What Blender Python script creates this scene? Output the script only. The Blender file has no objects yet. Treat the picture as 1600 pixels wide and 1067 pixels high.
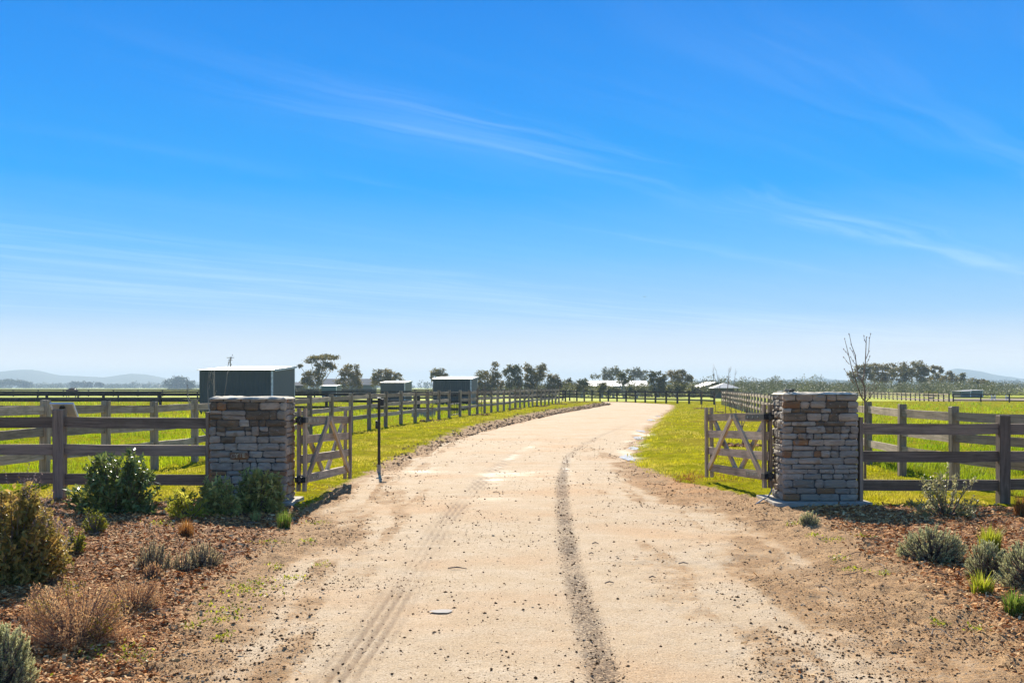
import bpy, math, random
import numpy as np
from mathutils import Vector, Matrix, Quaternion

random.seed(7)
rng = np.random.default_rng(7)
S = bpy.context.scene
COL = S.collection

# ------------------------------------------------------------------ camera, world, sun
HZ, FPX, CAMH = 605.0, 1750.0, 1.65
cam = bpy.data.cameras.new('camera')
cam.sensor_width = 36.0
cam.lens = FPX / 1600 * 36
cam.shift_y = (HZ - 533.5) / 1600
cam.clip_start = 0.1
cam.clip_end = 20000
co = bpy.data.objects.new('camera', cam)
COL.objects.link(co)
co.location = (0, 0, CAMH)
co.rotation_euler = (math.radians(90), 0, 0)
S.camera = co

SUN_EL, SUN_AZ = 31.0, -7.5          # degrees; azimuth from +Y towards +X
S.view_settings.view_transform = 'Standard'
S.view_settings.look = 'None'
S.view_settings.gamma = 1
S.view_settings.use_curve_mapping = False
S.view_settings.exposure = 1.0
S.render.engine = 'CYCLES'
S.cycles.use_denoising = True
S.cycles.max_bounces = 8
S.cycles.transparent_max_bounces = 8
S.cycles.volume_bounces = 0


class NT:
    """tiny node helper"""
    def __init__(self, tree):
        self.t = tree
    def n(self, typ, ins=None, **props):
        nd = self.t.nodes.new(typ)
        for k, v in props.items():
            setattr(nd, k, v)
        for k, v in (ins or {}).items():
            s = nd.inputs[k]
            if isinstance(v, bpy.types.NodeSocket):
                self.t.links.new(v, s)
            else:
                s.default_value = v
        return nd
    def math(self, op, a, b=0.0, c=0.0, clamp=False):
        nd = self.n('ShaderNodeMath', {0: a, 1: b, 2: c}, operation=op)
        nd.use_clamp = clamp
        return nd.outputs[0]
    def mix(self, f, a, b, blend='MIX'):
        nd = self.n('ShaderNodeMix', data_type='RGBA', blend_type=blend)
        for i, v in ((0, f), (6, a), (7, b)):
            s = nd.inputs[i]
            if isinstance(v, bpy.types.NodeSocket):
                self.t.links.new(v, s)
            else:
                if i and len(v) == 3:
                    v = (*v, 1)
                s.default_value = v
        return nd.outputs[2]
    def ramp(self, f, stops, interp='LINEAR'):
        nd = self.n('ShaderNodeValToRGB', {0: f})
        cr = nd.color_ramp
        cr.interpolation = interp
        while len(cr.elements) < len(stops):
            cr.elements.new(0.5)
        for e, (p, c) in zip(cr.elements, stops):
            e.position = p
            e.color = (c, c, c, 1) if isinstance(c, (int, float)) else (*c, 1)
        return nd.outputs[0]
    def noise(self, vec, scale, detail=4, rough=0.55, dist=0.0):
        nd = self.n('ShaderNodeTexNoise', {'Scale': scale, 'Detail': detail, 'Roughness': rough, 'Distortion': dist})
        if vec is not None:
            self.t.links.new(vec, nd.inputs['Vector'])
        return nd.outputs[0]
    def smooth(self, x, a, b):
        nd = self.n('ShaderNodeMapRange', {0: x, 1: a, 2: b, 3: 0.0, 4: 1.0}, interpolation_type='SMOOTHSTEP')
        return nd.outputs[0]


world = bpy.data.worlds.new('World')
S.world = world
world.use_nodes = True
wt = world.node_tree
wt.nodes.clear()
W = NT(wt)
sky = W.n('ShaderNodeTexSky', sky_type='NISHITA', sun_disc=False)
sky.sun_elevation = math.radians(SUN_EL)
sky.sun_rotation = math.radians(SUN_AZ)
sky.altitude = 0
sky.air_density = 1.0
sky.dust_density = 0.3
sky.ozone_density = 3.0
tc = W.n('ShaderNodeTexCoord')
sep = W.n('ShaderNodeSeparateXYZ', {0: tc.outputs['Generated']})
# clear polarised blue: the same deep tone all round, paling evenly to the horizon, with the Nishita sky added to it
deep = W.ramp(sep.outputs[2], [(0.0, (0.72, 0.66, 0.58)), (0.03, (0.43, 0.455, 0.49)), (0.065, (0.185, 0.335, 0.50)), (0.118, (0.062, 0.265, 0.50)),
                               (0.175, (0.0, 0.198, 0.50)), (0.25, (0.0, 0.158, 0.485)), (0.33, (0.0, 0.125, 0.43)), (0.6, (0.035, 0.110, 0.29)), (1.0, (0.045, 0.095, 0.23))])
deep = W.mix(1.0, deep, (10, 10, 10), 'MULTIPLY')
nis = W.mix(1.0, sky.outputs[0], (0.0004, 0.002, 0.005), 'MULTIPLY')
skycol = W.mix(1.0, deep, nis, 'ADD')
zc = W.math('MAXIMUM', sep.outputs[2], 0.02)
px_ = W.math('DIVIDE', sep.outputs[0], zc)
py_ = W.math('DIVIDE', sep.outputs[1], zc)
u_ = W.math('ADD', W.math('MULTIPLY', px_, 0.65), W.math('MULTIPLY', py_, 0.76))
v_ = W.math('ADD', W.math('MULTIPLY', px_, -0.76), W.math('MULTIPLY', py_, 0.65))
wob = W.noise(W.n('ShaderNodeCombineXYZ', {0: W.math('MULTIPLY', u_, 0.5), 1: W.math('MULTIPLY', v_, 0.5)}).outputs[0], 1.0, 3)
v2 = W.math('ADD', v_, W.math('MULTIPLY', W.math('SUBTRACT', wob, 0.5), 0.55))
fib = W.noise(W.n('ShaderNodeCombineXYZ', {0: W.math('MULTIPLY', u_, 0.22), 1: W.math('MULTIPLY', v2, 2.3), 2: 3.1}).outputs[0], 1.6, 6, 0.62, 0.4)
fib = W.smooth(fib, 0.40, 0.72)
soft = W.noise(W.n('ShaderNodeCombineXYZ', {0: W.math('MULTIPLY', u_, 0.16), 1: W.math('MULTIPLY', v2, 0.45), 2: 8.7}).outputs[0], 1.5, 3)
soft = W.smooth(soft, 0.42, 0.7)
band = W.ramp(W.math('MULTIPLY', v2, 1 / 16.0), [
    (0.0, 0.05), (1.2 / 16, 0.12), (1.5 / 16, 0.36), (1.8 / 16, 0.10), (2.45 / 16, 0.12), (2.85 / 16, 0.8), (3.05 / 16, 0.7),
    (3.35 / 16, 0.10), (4.0 / 16, 0.06), (4.2 / 16, 0.4), (4.4 / 16, 0.05), (6.0 / 16, 0.12), (7.2 / 16, 0.55),
    (9.0 / 16, 0.75), (12.0 / 16, 0.6), (15.5 / 16, 0.3)], 'EASE')
uf = W.smooth(u_, 1.2, 3.6)
cl = W.math('MULTIPLY', W.math('MULTIPLY', band, uf), W.math('ADD', W.math('MULTIPLY', fib, 0.65), W.math('MULTIPLY', soft, 0.35)), clamp=True)
cl = W.math('MULTIPLY', cl, 0.23)
skyc = W.mix(cl, skycol, (7.0, 7.6, 8.6))
bg = W.n('ShaderNodeBackground', {'Color': skyc, 'Strength': 0.10})
wo = W.n('ShaderNodeOutputWorld', {'Surface': bg.outputs[0]})

sl = bpy.data.lights.new('sun', 'SUN')
sl.energy = 5.0
sl.angle = math.radians(0.5)
sl.color = (1.0, 0.93, 0.80)
so = bpy.data.objects.new('sun', sl)
COL.objects.link(so)
el, az = math.radians(SUN_EL), math.radians(SUN_AZ)
to_sun = Vector((math.sin(az) * math.cos(el), math.cos(az) * math.cos(el), math.sin(el)))
so.rotation_euler = to_sun.to_track_quat('Z', 'Y').to_euler()
so.location = (0, 0, 50)

# ------------------------------------------------------------------ helpers
def tag(o, label=None, cat=None, group=None, kind=None):
    if label: o['label'] = label
    if cat: o['category'] = cat
    if group: o['group'] = group
    if kind: o['kind'] = kind
    return o

def empty(name, loc=(0, 0, 0), rz=0.0):
    o = bpy.data.objects.new(name, None)
    o.empty_display_size = 0.2
    COL.objects.link(o)
    o.location = loc
    o.rotation_euler = (0, 0, rz)
    return o

def put(name, me, mat=None, parent=None, loc=None, rot=None):
    o = bpy.data.objects.new(name, me)
    COL.objects.link(o)
    if mat is not None and len(me.materials) == 0:
        me.materials.append(mat)
    if parent is not None:
        o.parent = parent
    if loc is not None: o.location = loc
    if rot is not None: o.rotation_euler = rot
    return o

def np_mesh(name, V, F, tint=None, smooth=False, colors=None):
    """V (n,3); F list of index arrays, each (m,k)"""
    V = np.ascontiguousarray(V, dtype=np.float32)
    if isinstance(F, np.ndarray): F = [F]
    F = [np.asarray(f, dtype=np.int32) for f in F if len(f)]
    me = bpy.data.meshes.new(name)
    me.vertices.add(len(V))
    me.vertices.foreach_set('co', V.ravel())
    loops = np.concatenate([f.ravel() for f in F])
    sizes = np.concatenate([np.full(len(f), f.shape[1], dtype=np.int32) for f in F])
    starts = np.concatenate([[0], np.cumsum(sizes)[:-1]]).astype(np.int32)
    me.loops.add(len(loops))
    me.loops.foreach_set('vertex_index', loops)
    me.polygons.add(len(sizes))
    me.polygons.foreach_set('loop_start', starts)
    me.polygons.foreach_set('use_smooth', np.full(len(sizes), smooth, dtype=bool))
    me.update(calc_edges=True)
    if tint is not None:
        a = me.attributes.new('tint', 'FLOAT', 'POINT')
        a.data.foreach_set('value', np.ascontiguousarray(tint, dtype=np.float32))
    for k, c in (colors or {}).items():
        a = me.attributes.new(k, 'FLOAT_COLOR', 'POINT')
        a.data.foreach_set('color', np.ascontiguousarray(c, dtype=np.float32).ravel())
    return me

class MB:
    """collects small solids into one mesh"""
    def __init__(self):
        self.v, self.f = [], []
    def add(self, V, F):
        b = len(self.v)
        self.v += [tuple(p) for p in V]
        self.f += [tuple(i + b for i in f) for f in F]
        return self
    def box(self, c, s, M=None, bev=0.0, taper=1.0):
        """box centred at c with size s; optional small bevel on the vertical edges"""
        x, y, z = s[0] / 2, s[1] / 2, s[2] / 2
        if bev > 0:
            ring = [(x - bev, -y), (x, -y + bev), (x, y - bev), (x - bev, y), (-x + bev, y), (-x, y - bev), (-x, -y + bev), (-x + bev, -y)]
        else:
            ring = [(x, -y), (x, y), (-x, y), (-x, -y)]
        n = len(ring)
        V = [(a, b, -z) for a, b in ring] + [(a * taper, b * taper, z) for a, b in ring]
        F = [tuple(range(n - 1, -1, -1)), tuple(range(n, 2 * n))] + [(i, (i + 1) % n, n + (i + 1) % n, n + i) for i in range(n)]
        V = [Vector(p) for p in V]
        if M is not None: V = [M @ p for p in V]
        c = Vector(c)
        return self.add([p + c for p in V], F)
    def bar(self, a, b, w, h):
        """rectangular bar from a to b, width w (sideways), height h"""
        a, b = Vector(a), Vector(b)
        d = (b - a)
        L = d.length
        d.normalize()
        up = Vector((0, 0, 1)) if abs(d.z) < 0.95 else Vector((0, 1, 0))
        s = d.cross(up).normalized()
        u = s.cross(d).normalized()
        M = Matrix((d, s, u)).transposed()
        return self.box((a + b) / 2, (L, w, h), M)
    def tube(self, pts, rad, sides=6, cap=True):
        pts = [Vector(p) for p in pts]
        n = len(pts)
        if not hasattr(rad, '__len__'): rad = [rad] * n
        V, F = [], []
        for i, p in enumerate(pts):
            d = (pts[min(i + 1, n - 1)] - pts[max(i - 1, 0)]).normalized()
            r = Vector((1, 0, 0)) if abs(d.x) < 0.9 else Vector((0, 1, 0))
            s = d.cross(r).normalized()
            t = d.cross(s)
            for k in range(sides):
                a = 2 * math.pi * k / sides
                V.append(p + (s * math.cos(a) + t * math.sin(a)) * rad[i])
        for i in range(n - 1):
            for k in range(sides):
                k2 = (k + 1) % sides
                F.append((i * sides + k, i * sides + k2, (i + 1) * sides + k2, (i + 1) * sides + k))
        if cap:
            F.append(tuple(range(sides - 1, -1, -1)))
            F.append(tuple((n - 1) * sides + k for k in range(sides)))
        return self.add(V, F)
    def mesh(self, name, smooth=False):
        me = bpy.data.meshes.new(name)
        me.from_pydata(self.v, [], self.f)
        if smooth:
            me.polygons.foreach_set('use_smooth', [True] * len(me.polygons))
        me.update()
        return me
    def build(self, name, mat, parent=None, loc=None, smooth=False):
        return put(name, self.mesh(name, smooth), mat, parent, loc)

def gxy(px, py):
    """a point of the photograph's ground, as a place on level ground"""
    Y = FPX * CAMH / (py - HZ)
    return ((px - 800) / FPX * Y, Y)

def at(px, py, Y):
    return Vector(((px - 800) / FPX * Y, Y, CAMH - (py - HZ) / FPX * Y))

def hash2(ix, iy, seed):
    h = (ix.astype(np.int64) * 374761393 + iy.astype(np.int64) * 668265263 + seed * 974634777) & 0xFFFFFFFF
    h = ((h ^ (h >> 13)) * 1274126177) & 0xFFFFFFFF
    h = (h ^ (h >> 16)) & 0xFFFF
    return h / 65535.0

def vnoise(x, y, seed=0):
    x = np.asarray(x, dtype=float); y = np.asarray(y, dtype=float)
    ix, iy = np.floor(x), np.floor(y)
    fx, fy = x - ix, y - iy
    fx = fx * fx * (3 - 2 * fx); fy = fy * fy * (3 - 2 * fy)
    a, b = hash2(ix, iy, seed), hash2(ix + 1, iy, seed)
    c, d = hash2(ix, iy + 1, seed), hash2(ix + 1, iy + 1, seed)
    return (a * (1 - fx) + b * fx) * (1 - fy) + (c * (1 - fx) + d * fx) * fy

def fbm(x, y, seed=0, oct=4):
    t, amp, tot = 0, 1.0, 0
    for k in range(oct):
        t = t + amp * vnoise(x * 2 ** k, y * 2 ** k, seed + k * 17)
        tot += amp
        amp *= 0.5
    return t / tot

def sstep(x, a, b):
    t = np.clip((x - a) / (b - a), 0, 1)
    return t * t * (3 - 2 * t)

def sd_poly(P, X, Y):
    """signed distance to a polygon, positive inside"""
    P = np.asarray(P, dtype=float)
    d = np.full(X.shape, 1e9)
    ins = np.zeros(X.shape, dtype=bool)
    n = len(P)
    for i in range(n):
        ax, ay = P[i]; bx, by = P[(i + 1) % n]
        ex, ey = bx - ax, by - ay
        t = np.clip(((X - ax) * ex + (Y - ay) * ey) / (ex * ex + ey * ey + 1e-12), 0, 1)
        d = np.minimum(d, np.hypot(X - ax - t * ex, Y - ay - t * ey))
        c = (ay > Y) != (by > Y)
        with np.errstate(divide='ignore', invalid='ignore'):
            xi = ax + (Y - ay) / (by - ay) * ex if by != ay else X * 0 - 1e9
        ins ^= c & (X < xi)
    return np.where(ins, d, -d)

def d_line(P, X, Y):
    d = np.full(X.shape, 1e9)
    for (ax, ay), (bx, by) in zip(P[:-1], P[1:]):
        ex, ey = bx - ax, by - ay
        t = np.clip(((X - ax) * ex + (Y - ay) * ey) / (ex * ex + ey * ey), 0, 1)
        d = np.minimum(d, np.hypot(X - ax - t * ex, Y - ay - t * ey))
    return d

# ------------------------------------------------------------------ plan of the ground
D_L = [(-2.9, 2.0), (-2.4, 5.0), (-2.14, 6.25), (-2.49, 7.9), (-2.58, 9.6), (-2.49, 10.9), (-2.62, 13.1), (-2.85, 15.2), (-2.85, 17.5),
       (-2.8, 20.2), (-2.75, 24), (-2.6, 28.3), (-2.06, 36), (-1.05, 45.8), (2.4, 70.4), (8.6, 104), (9.2, 112), (6, 119), (0, 124), (-30, 133)]
D_R = [(3.0, 2.0), (3.05, 6.25), (3.3, 7.6), (3.4, 9.2), (3.6, 11.1), (3.8, 13.1), (4.1, 14.8), (3.6, 16.2), (3.36, 17.3), (3.04, 19),
       (2.79, 21.2), (2.6, 23.7), (3.47, 30.4), (5.3, 43), (8.25, 61.4), (11.8, 82.5), (14, 96), (15.4, 109), (13, 122), (5, 130), (-30, 142)]
S_L = [(-1.7, 2.0), (-1.65, 6.25), (-1.75, 8.1), (-1.87, 10.9), (-2.03, 14.8), (-2.3, 19.2), (-2.45, 23.1), (-2.25, 27), (-1.7, 34.8),
       (-0.55, 45.8), (3.0, 70.4), (9.1, 104), (9.8, 112), (7, 120), (0, 126), (-30, 135)]
S_R = [(2.2, 2.0), (2.32, 6.25), (2.3, 7.9), (2.24, 9.8), (2.3, 12.5), (2.3, 15.6), (2.28, 19), (2.3, 23.1), (2.9, 28.9), (4.95, 43),
       (7.9, 61.4), (11.5, 82.5), (13.8, 96), (15.1, 109), (12.6, 121), (4, 129), (-30, 140)]
POLY_D = D_L + D_R[::-1]
POLY_S = S_L + S_R[::-1]
ML = [(-2.9, 2.0), (-2.3, 5.0), (-2.14, 6.25), (-2.49, 7.9), (-2.58, 9.6), (-2.49, 10.9), (-2.62, 13.1), (-2.85, 15.2), (-3.1, 15.75), (-4.3, 15.75),
      (-5.0, 15.3), (-6.0, 15.6), (-30, 15.7), (-30, 2.0)]
MR = [(3.0, 2.0), (3.05, 6.25), (3.3, 7.6), (3.4, 9.2), (3.6, 11.1), (3.8, 13.1), (4.1, 14.8), (4.4, 15.2), (5.0, 15.0), (6.3, 15.0), (30, 15.3), (30, 2.0)]
TRK_R = [gxy(*p) for p in ((965, 1150), (945, 1067), (925, 1000), (905, 930), (890, 870), (880, 800), (878, 750), (886, 718), (912, 695), (950, 677), (1000, 655), (1030, 643))]
TRK_L = [gxy(*p) for p in ((485, 1150), (535, 1067), (595, 980), (645, 900), (695, 820), (742, 765), (772, 735), (805, 712), (865, 680), (940, 655), (1000, 640))]

def height(X, Y):
    X = np.asarray(X, dtype=float); Y = np.asarray(Y, dtype=float)
    sdS = sd_poly(POLY_S, X, Y)
    h = np.zeros(X.shape)
    # left garden bed and lawn beyond it stand a little higher
    h += 0.09 * sstep(-X, 2.6, 4.2) * (1 - sstep(Y, 17, 24))
    # verge: bank along the left road edge
    verge = (X < 9) & (sdS < 0)
    out = np.clip(-sdS, 0, 50)
    h += np.where(verge, 0.20 * sstep(Y, 26, 48) * sstep(out, 0.15, 0.9) * (1 - 0.35 * sstep(out, 1.2, 5)), 0) * (1 - sstep(Y, 112, 120))
    h += 0.05 * sstep(-sdS, 0.1, 1.5) * (X > 0)
    # crown of the road
    h += 0.03 * sstep(sdS, 0, 1.6)
    h += 0.05 * (fbm(X * 0.35, Y * 0.35, 5, 2) - 0.5)
    return h

def hz(x, y):
    return float(height(np.array([x]), np.array([y]))[0])

# ------------------------------------------------------------------ materials
def new_mat(name):
    m = bpy.data.materials.new(name)
    m.use_nodes = True
    n = NT(m.node_tree)
    b = m.node_tree.nodes['Principled BSDF']
    o = m.node_tree.nodes['Material Output']
    return m, n, b, o

def setin(n, b, **kw):
    for k, v in kw.items():
        s = b.inputs[k.replace('_', ' ')]
        if isinstance(v, bpy.types.NodeSocket):
            n.t.links.new(v, s)
        else:
            s.default_value = v if not (isinstance(v, tuple) and len(v) == 3) else (*v, 1)

def bump(n, b, h, strength=0.4, dist=0.02):
    bn = n.n('ShaderNodeBump', {'Height': h, 'Strength': strength, 'Distance': dist})
    n.t.links.new(bn.outputs[0], b.inputs['Normal'])

def plain(name, c, rough=0.6, metal=0.0, var=0.25, scale=6.0, bmp=0.0):
    m, n, b, o = new_mat(name)
    tcn = n.n('ShaderNodeTexCoord')
    nz = n.noise(tcn.outputs['Object'], scale, 5)
    lo = tuple(x * (1 - var) for x in c); hi = tuple(min(1, x * (1 + var)) for x in c)
    setin(n, b, Base_Color=n.mix(n.smooth(nz, 0.3, 0.7), lo, hi), Roughness=rough, Metallic=metal)
    if bmp: bump(n, b, nz, bmp, 0.01)
    return m

def leafmat(name, c1, c2, c3=None, trans=0.45, rough=0.5, spec=0.3, patch=None):
    m, n, b, o = new_mat(name)
    t = n.n('ShaderNodeAttribute', attribute_name='tint').outputs['Fac']
    stops = [(0.0, c1), (0.6, c2), (1.0, c3 or c2)]
    col = n.ramp(t, stops)
    if patch is not None:
        g = n.n('ShaderNodeNewGeometry')
        f = n.smooth(n.noise(g.outputs['Position'], patch[0], 3), 0.42, 0.62)
        col = n.mix(f, col, n.mix(0.6, col, patch[1]))
    setin(n, b, Base_Color=col, Roughness=rough)
    b.inputs['Specular IOR Level'].default_value = spec
    tr = n.n('ShaderNodeBsdfTranslucent', {'Color': col})
    mx = n.n('ShaderNodeMixShader', {0: trans, 1: b.outputs[0], 2: tr.outputs[0]})
    n.t.links.new(mx.outputs[0], o.inputs[0])
    return m

def woodmat(name, axis, light, dark, rough=0.85):
    m, n, b, o = new_mat(name)
    tcn = n.n('ShaderNodeTexCoord')
    oi = n.n('ShaderNodeObjectInfo')
    sc = [22, 22, 22]; sc[axis] = 1.1
    off = n.n('ShaderNodeVectorMath', {0: tcn.outputs['Object'], 1: n.n('ShaderNodeCombineXYZ', {0: n.math('MULTIPLY', oi.outputs['Random'], 37), 1: n.math('MULTIPLY', oi.outputs['Random'], 11), 2: n.math('MULTIPLY', oi.outputs['Random'], 23)}).outputs[0]}, operation='ADD')
    mp = n.n('ShaderNodeMapping', {'Vector': off.outputs[0], 'Scale': sc})
    grain = n.noise(mp.outputs[0], 1.6, 8, 0.7, 0.6)
    blot = n.noise(off.outputs[0], 2.2, 4, 0.6)
    c = n.mix(n.smooth(grain, 0.32, 0.66), dark, light)
    c = n.mix(n.math('MULTIPLY', n.smooth(blot, 0.45, 0.75), 0.45), c, tuple(x * 0.45 for x in dark))
    stain = n.noise(off.outputs[0], 5.0, 3, 0.6)
    c = n.mix(n.math('MULTIPLY', n.smooth(stain, 0.58, 0.72), 0.4), c, (0.22, 0.17, 0.10))
    v = n.n('ShaderNodeHueSaturation', {'Value': n.math('ADD', n.math('MULTIPLY', oi.outputs['Random'], 0.65), 0.66), 'Color': c})
    setin(n, b, Base_Color=v.outputs[0], Roughness=rough)
    b.inputs['Specular IOR Level'].default_value = 0.2
    bump(n, b, grain, 0.5, 0.006)
    return m

WX = woodmat('weathered_wood_long', 0, (0.540, 0.421, 0.288), (0.270, 0.201, 0.133))
WZ = woodmat('weathered_wood_upright', 2, (0.432, 0.333, 0.228), (0.194, 0.147, 0.099))
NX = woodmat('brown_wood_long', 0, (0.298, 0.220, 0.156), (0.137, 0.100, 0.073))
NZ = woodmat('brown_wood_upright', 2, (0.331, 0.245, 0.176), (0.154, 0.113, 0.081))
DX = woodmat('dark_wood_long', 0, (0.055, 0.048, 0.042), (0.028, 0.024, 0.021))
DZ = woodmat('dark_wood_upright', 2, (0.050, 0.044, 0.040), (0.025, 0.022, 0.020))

def stonemat(name, c1, c2, c3):
    m, n, b, o = new_mat(name)
    tcn = n.n('ShaderNodeTexCoord')
    oi = n.n('ShaderNodeObjectInfo')
    off = n.n('ShaderNodeVectorMath', {0: tcn.outputs['Object'], 1: n.n('ShaderNodeCombineXYZ', {0: n.math('MULTIPLY', oi.outputs['Random'], 31), 1: n.math('MULTIPLY', oi.outputs['Random'], 17), 2: 0.0}).outputs[0]}, operation='ADD')
    mp = n.n('ShaderNodeMapping', {'Vector': off.outputs[0], 'Scale': (5, 5, 16)})
    a = n.noise(mp.outputs[0], 1.5, 7, 0.65, 0.5)
    f = n.noise(off.outputs[0], 30, 5, 0.6)
    c = n.mix(n.smooth(a, 0.35, 0.65), c1, c2)
    c = n.mix(n.smooth(n.noise(off.outputs[0], 6, 4), 0.58, 0.7), c, c3)
    c = n.mix(n.math('MULTIPLY', n.smooth(f, 0.62, 0.72), 0.5), c, (0.5, 0.48, 0.44))
    v = n.n('ShaderNodeHueSaturation', {'Value': n.math('ADD', n.math('MULTIPLY', oi.outputs['Random'], 0.34), 0.83), 'Color': c})
    setin(n, b, Base_Color=v.outputs[0], Roughness=0.85)
    bump(n, b, n.math('ADD', a, n.math('MULTIPLY', f, 0.4)), 0.8, 0.012)
    return m

ST_BLUE = stonemat('blue_grey_stone', (0.259, 0.223, 0.174), (0.375, 0.315, 0.238), (0.217, 0.165, 0.110))
ST_GREY = stonemat('grey_stone', (0.269, 0.214, 0.157), (0.391, 0.305, 0.218), (0.276, 0.180, 0.101))
ST_DARK = stonemat('dark_olive_stone', (0.107, 0.079, 0.048), (0.186, 0.133, 0.081), (0.216, 0.126, 0.056))
ST_RUST = stonemat('rusty_stone', (0.300, 0.150, 0.054), (0.216, 0.114, 0.054), (0.180, 0.138, 0.102))
ST_TAN = stonemat('tan_stone', (0.285, 0.226, 0.151), (0.232, 0.204, 0.163), (0.180, 0.155, 0.128))
MORTAR = plain('mortar', (0.07, 0.06, 0.05), 0.95, var=0.3, scale=20, bmp=0.5)
CAPMAT = plain('cap_mortar', (0.552, 0.473, 0.348), 0.9, var=0.3, scale=14, bmp=0.5)
CONC = plain('concrete', (0.380, 0.331, 0.257), 0.9, var=0.2, scale=9, bmp=0.3)
BLACK = plain('black_steel', (0.02, 0.02, 0.02), 0.5, 0.3, var=0.3)
RUSTY = plain('rusty_dark_steel', (0.035, 0.024, 0.016), 0.7, 0.1, var=0.4, scale=12)
BOLT = plain('galvanised_bolt', (0.45, 0.44, 0.42), 0.4, 0.8)
STRAPG = plain('dull_strap_steel', (0.21, 0.18, 0.12), 0.6, 0.2, var=0.3)
WHITEP = plain('white_paint', (0.78, 0.77, 0.74), 0.5, var=0.05)
BARK = plain('bark', (0.17, 0.13, 0.10), 0.9, var=0.4, scale=20)
GUMBARK = plain('gum_bark', (0.32, 0.28, 0.23), 0.85, var=0.4, scale=3)
TWIGM = plain('twig_bark', (0.20, 0.13, 0.09), 0.8, var=0.3, scale=30)

def corrugated(name, c, rough=0.5, metal=0.0, axis=0, per=0.19, spec=0.5):
    m, n, b, o = new_mat(name)
    tcn = n.n('ShaderNodeTexCoord')
    sp = n.n('ShaderNodeSeparateXYZ', {0: tcn.outputs['Object']})
    w = n.math('SINE', n.math('MULTIPLY', sp.outputs[axis], 2 * math.pi / per))
    nz = n.noise(tcn.outputs['Object'], 0.9, 4)
    setin(n, b, Base_Color=n.mix(nz, tuple(x * 0.8 for x in c), tuple(x * 1.15 for x in c)), Roughness=rough, Metallic=metal)
    b.inputs['Specular IOR Level'].default_value = spec
    bump(n, b, w, 0.35, 0.02)
    return m

SHEDG = corrugated('dark_green_sheet', (0.062, 0.072, 0.066), 0.6)
SHEDS = corrugated('dark_green_sheet_side', (0.085, 0.09, 0.085), 0.6, axis=1)
SHEDT = corrugated('teal_sheet', (0.045, 0.10, 0.11), 0.6)
ROOFM = corrugated('pale_zinc_roof', (0.506, 0.479, 0.430), 0.55, 0.0, axis=0, per=0.25)
TRIMM = plain('pale_trim', (0.62, 0.62, 0.60), 0.5)
GREYW = corrugated('grey_sheet', (0.136, 0.144, 0.139), 0.6)
GREYR = corrugated('grey_roof', (0.16, 0.165, 0.17), 0.95, spec=0.05)

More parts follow.
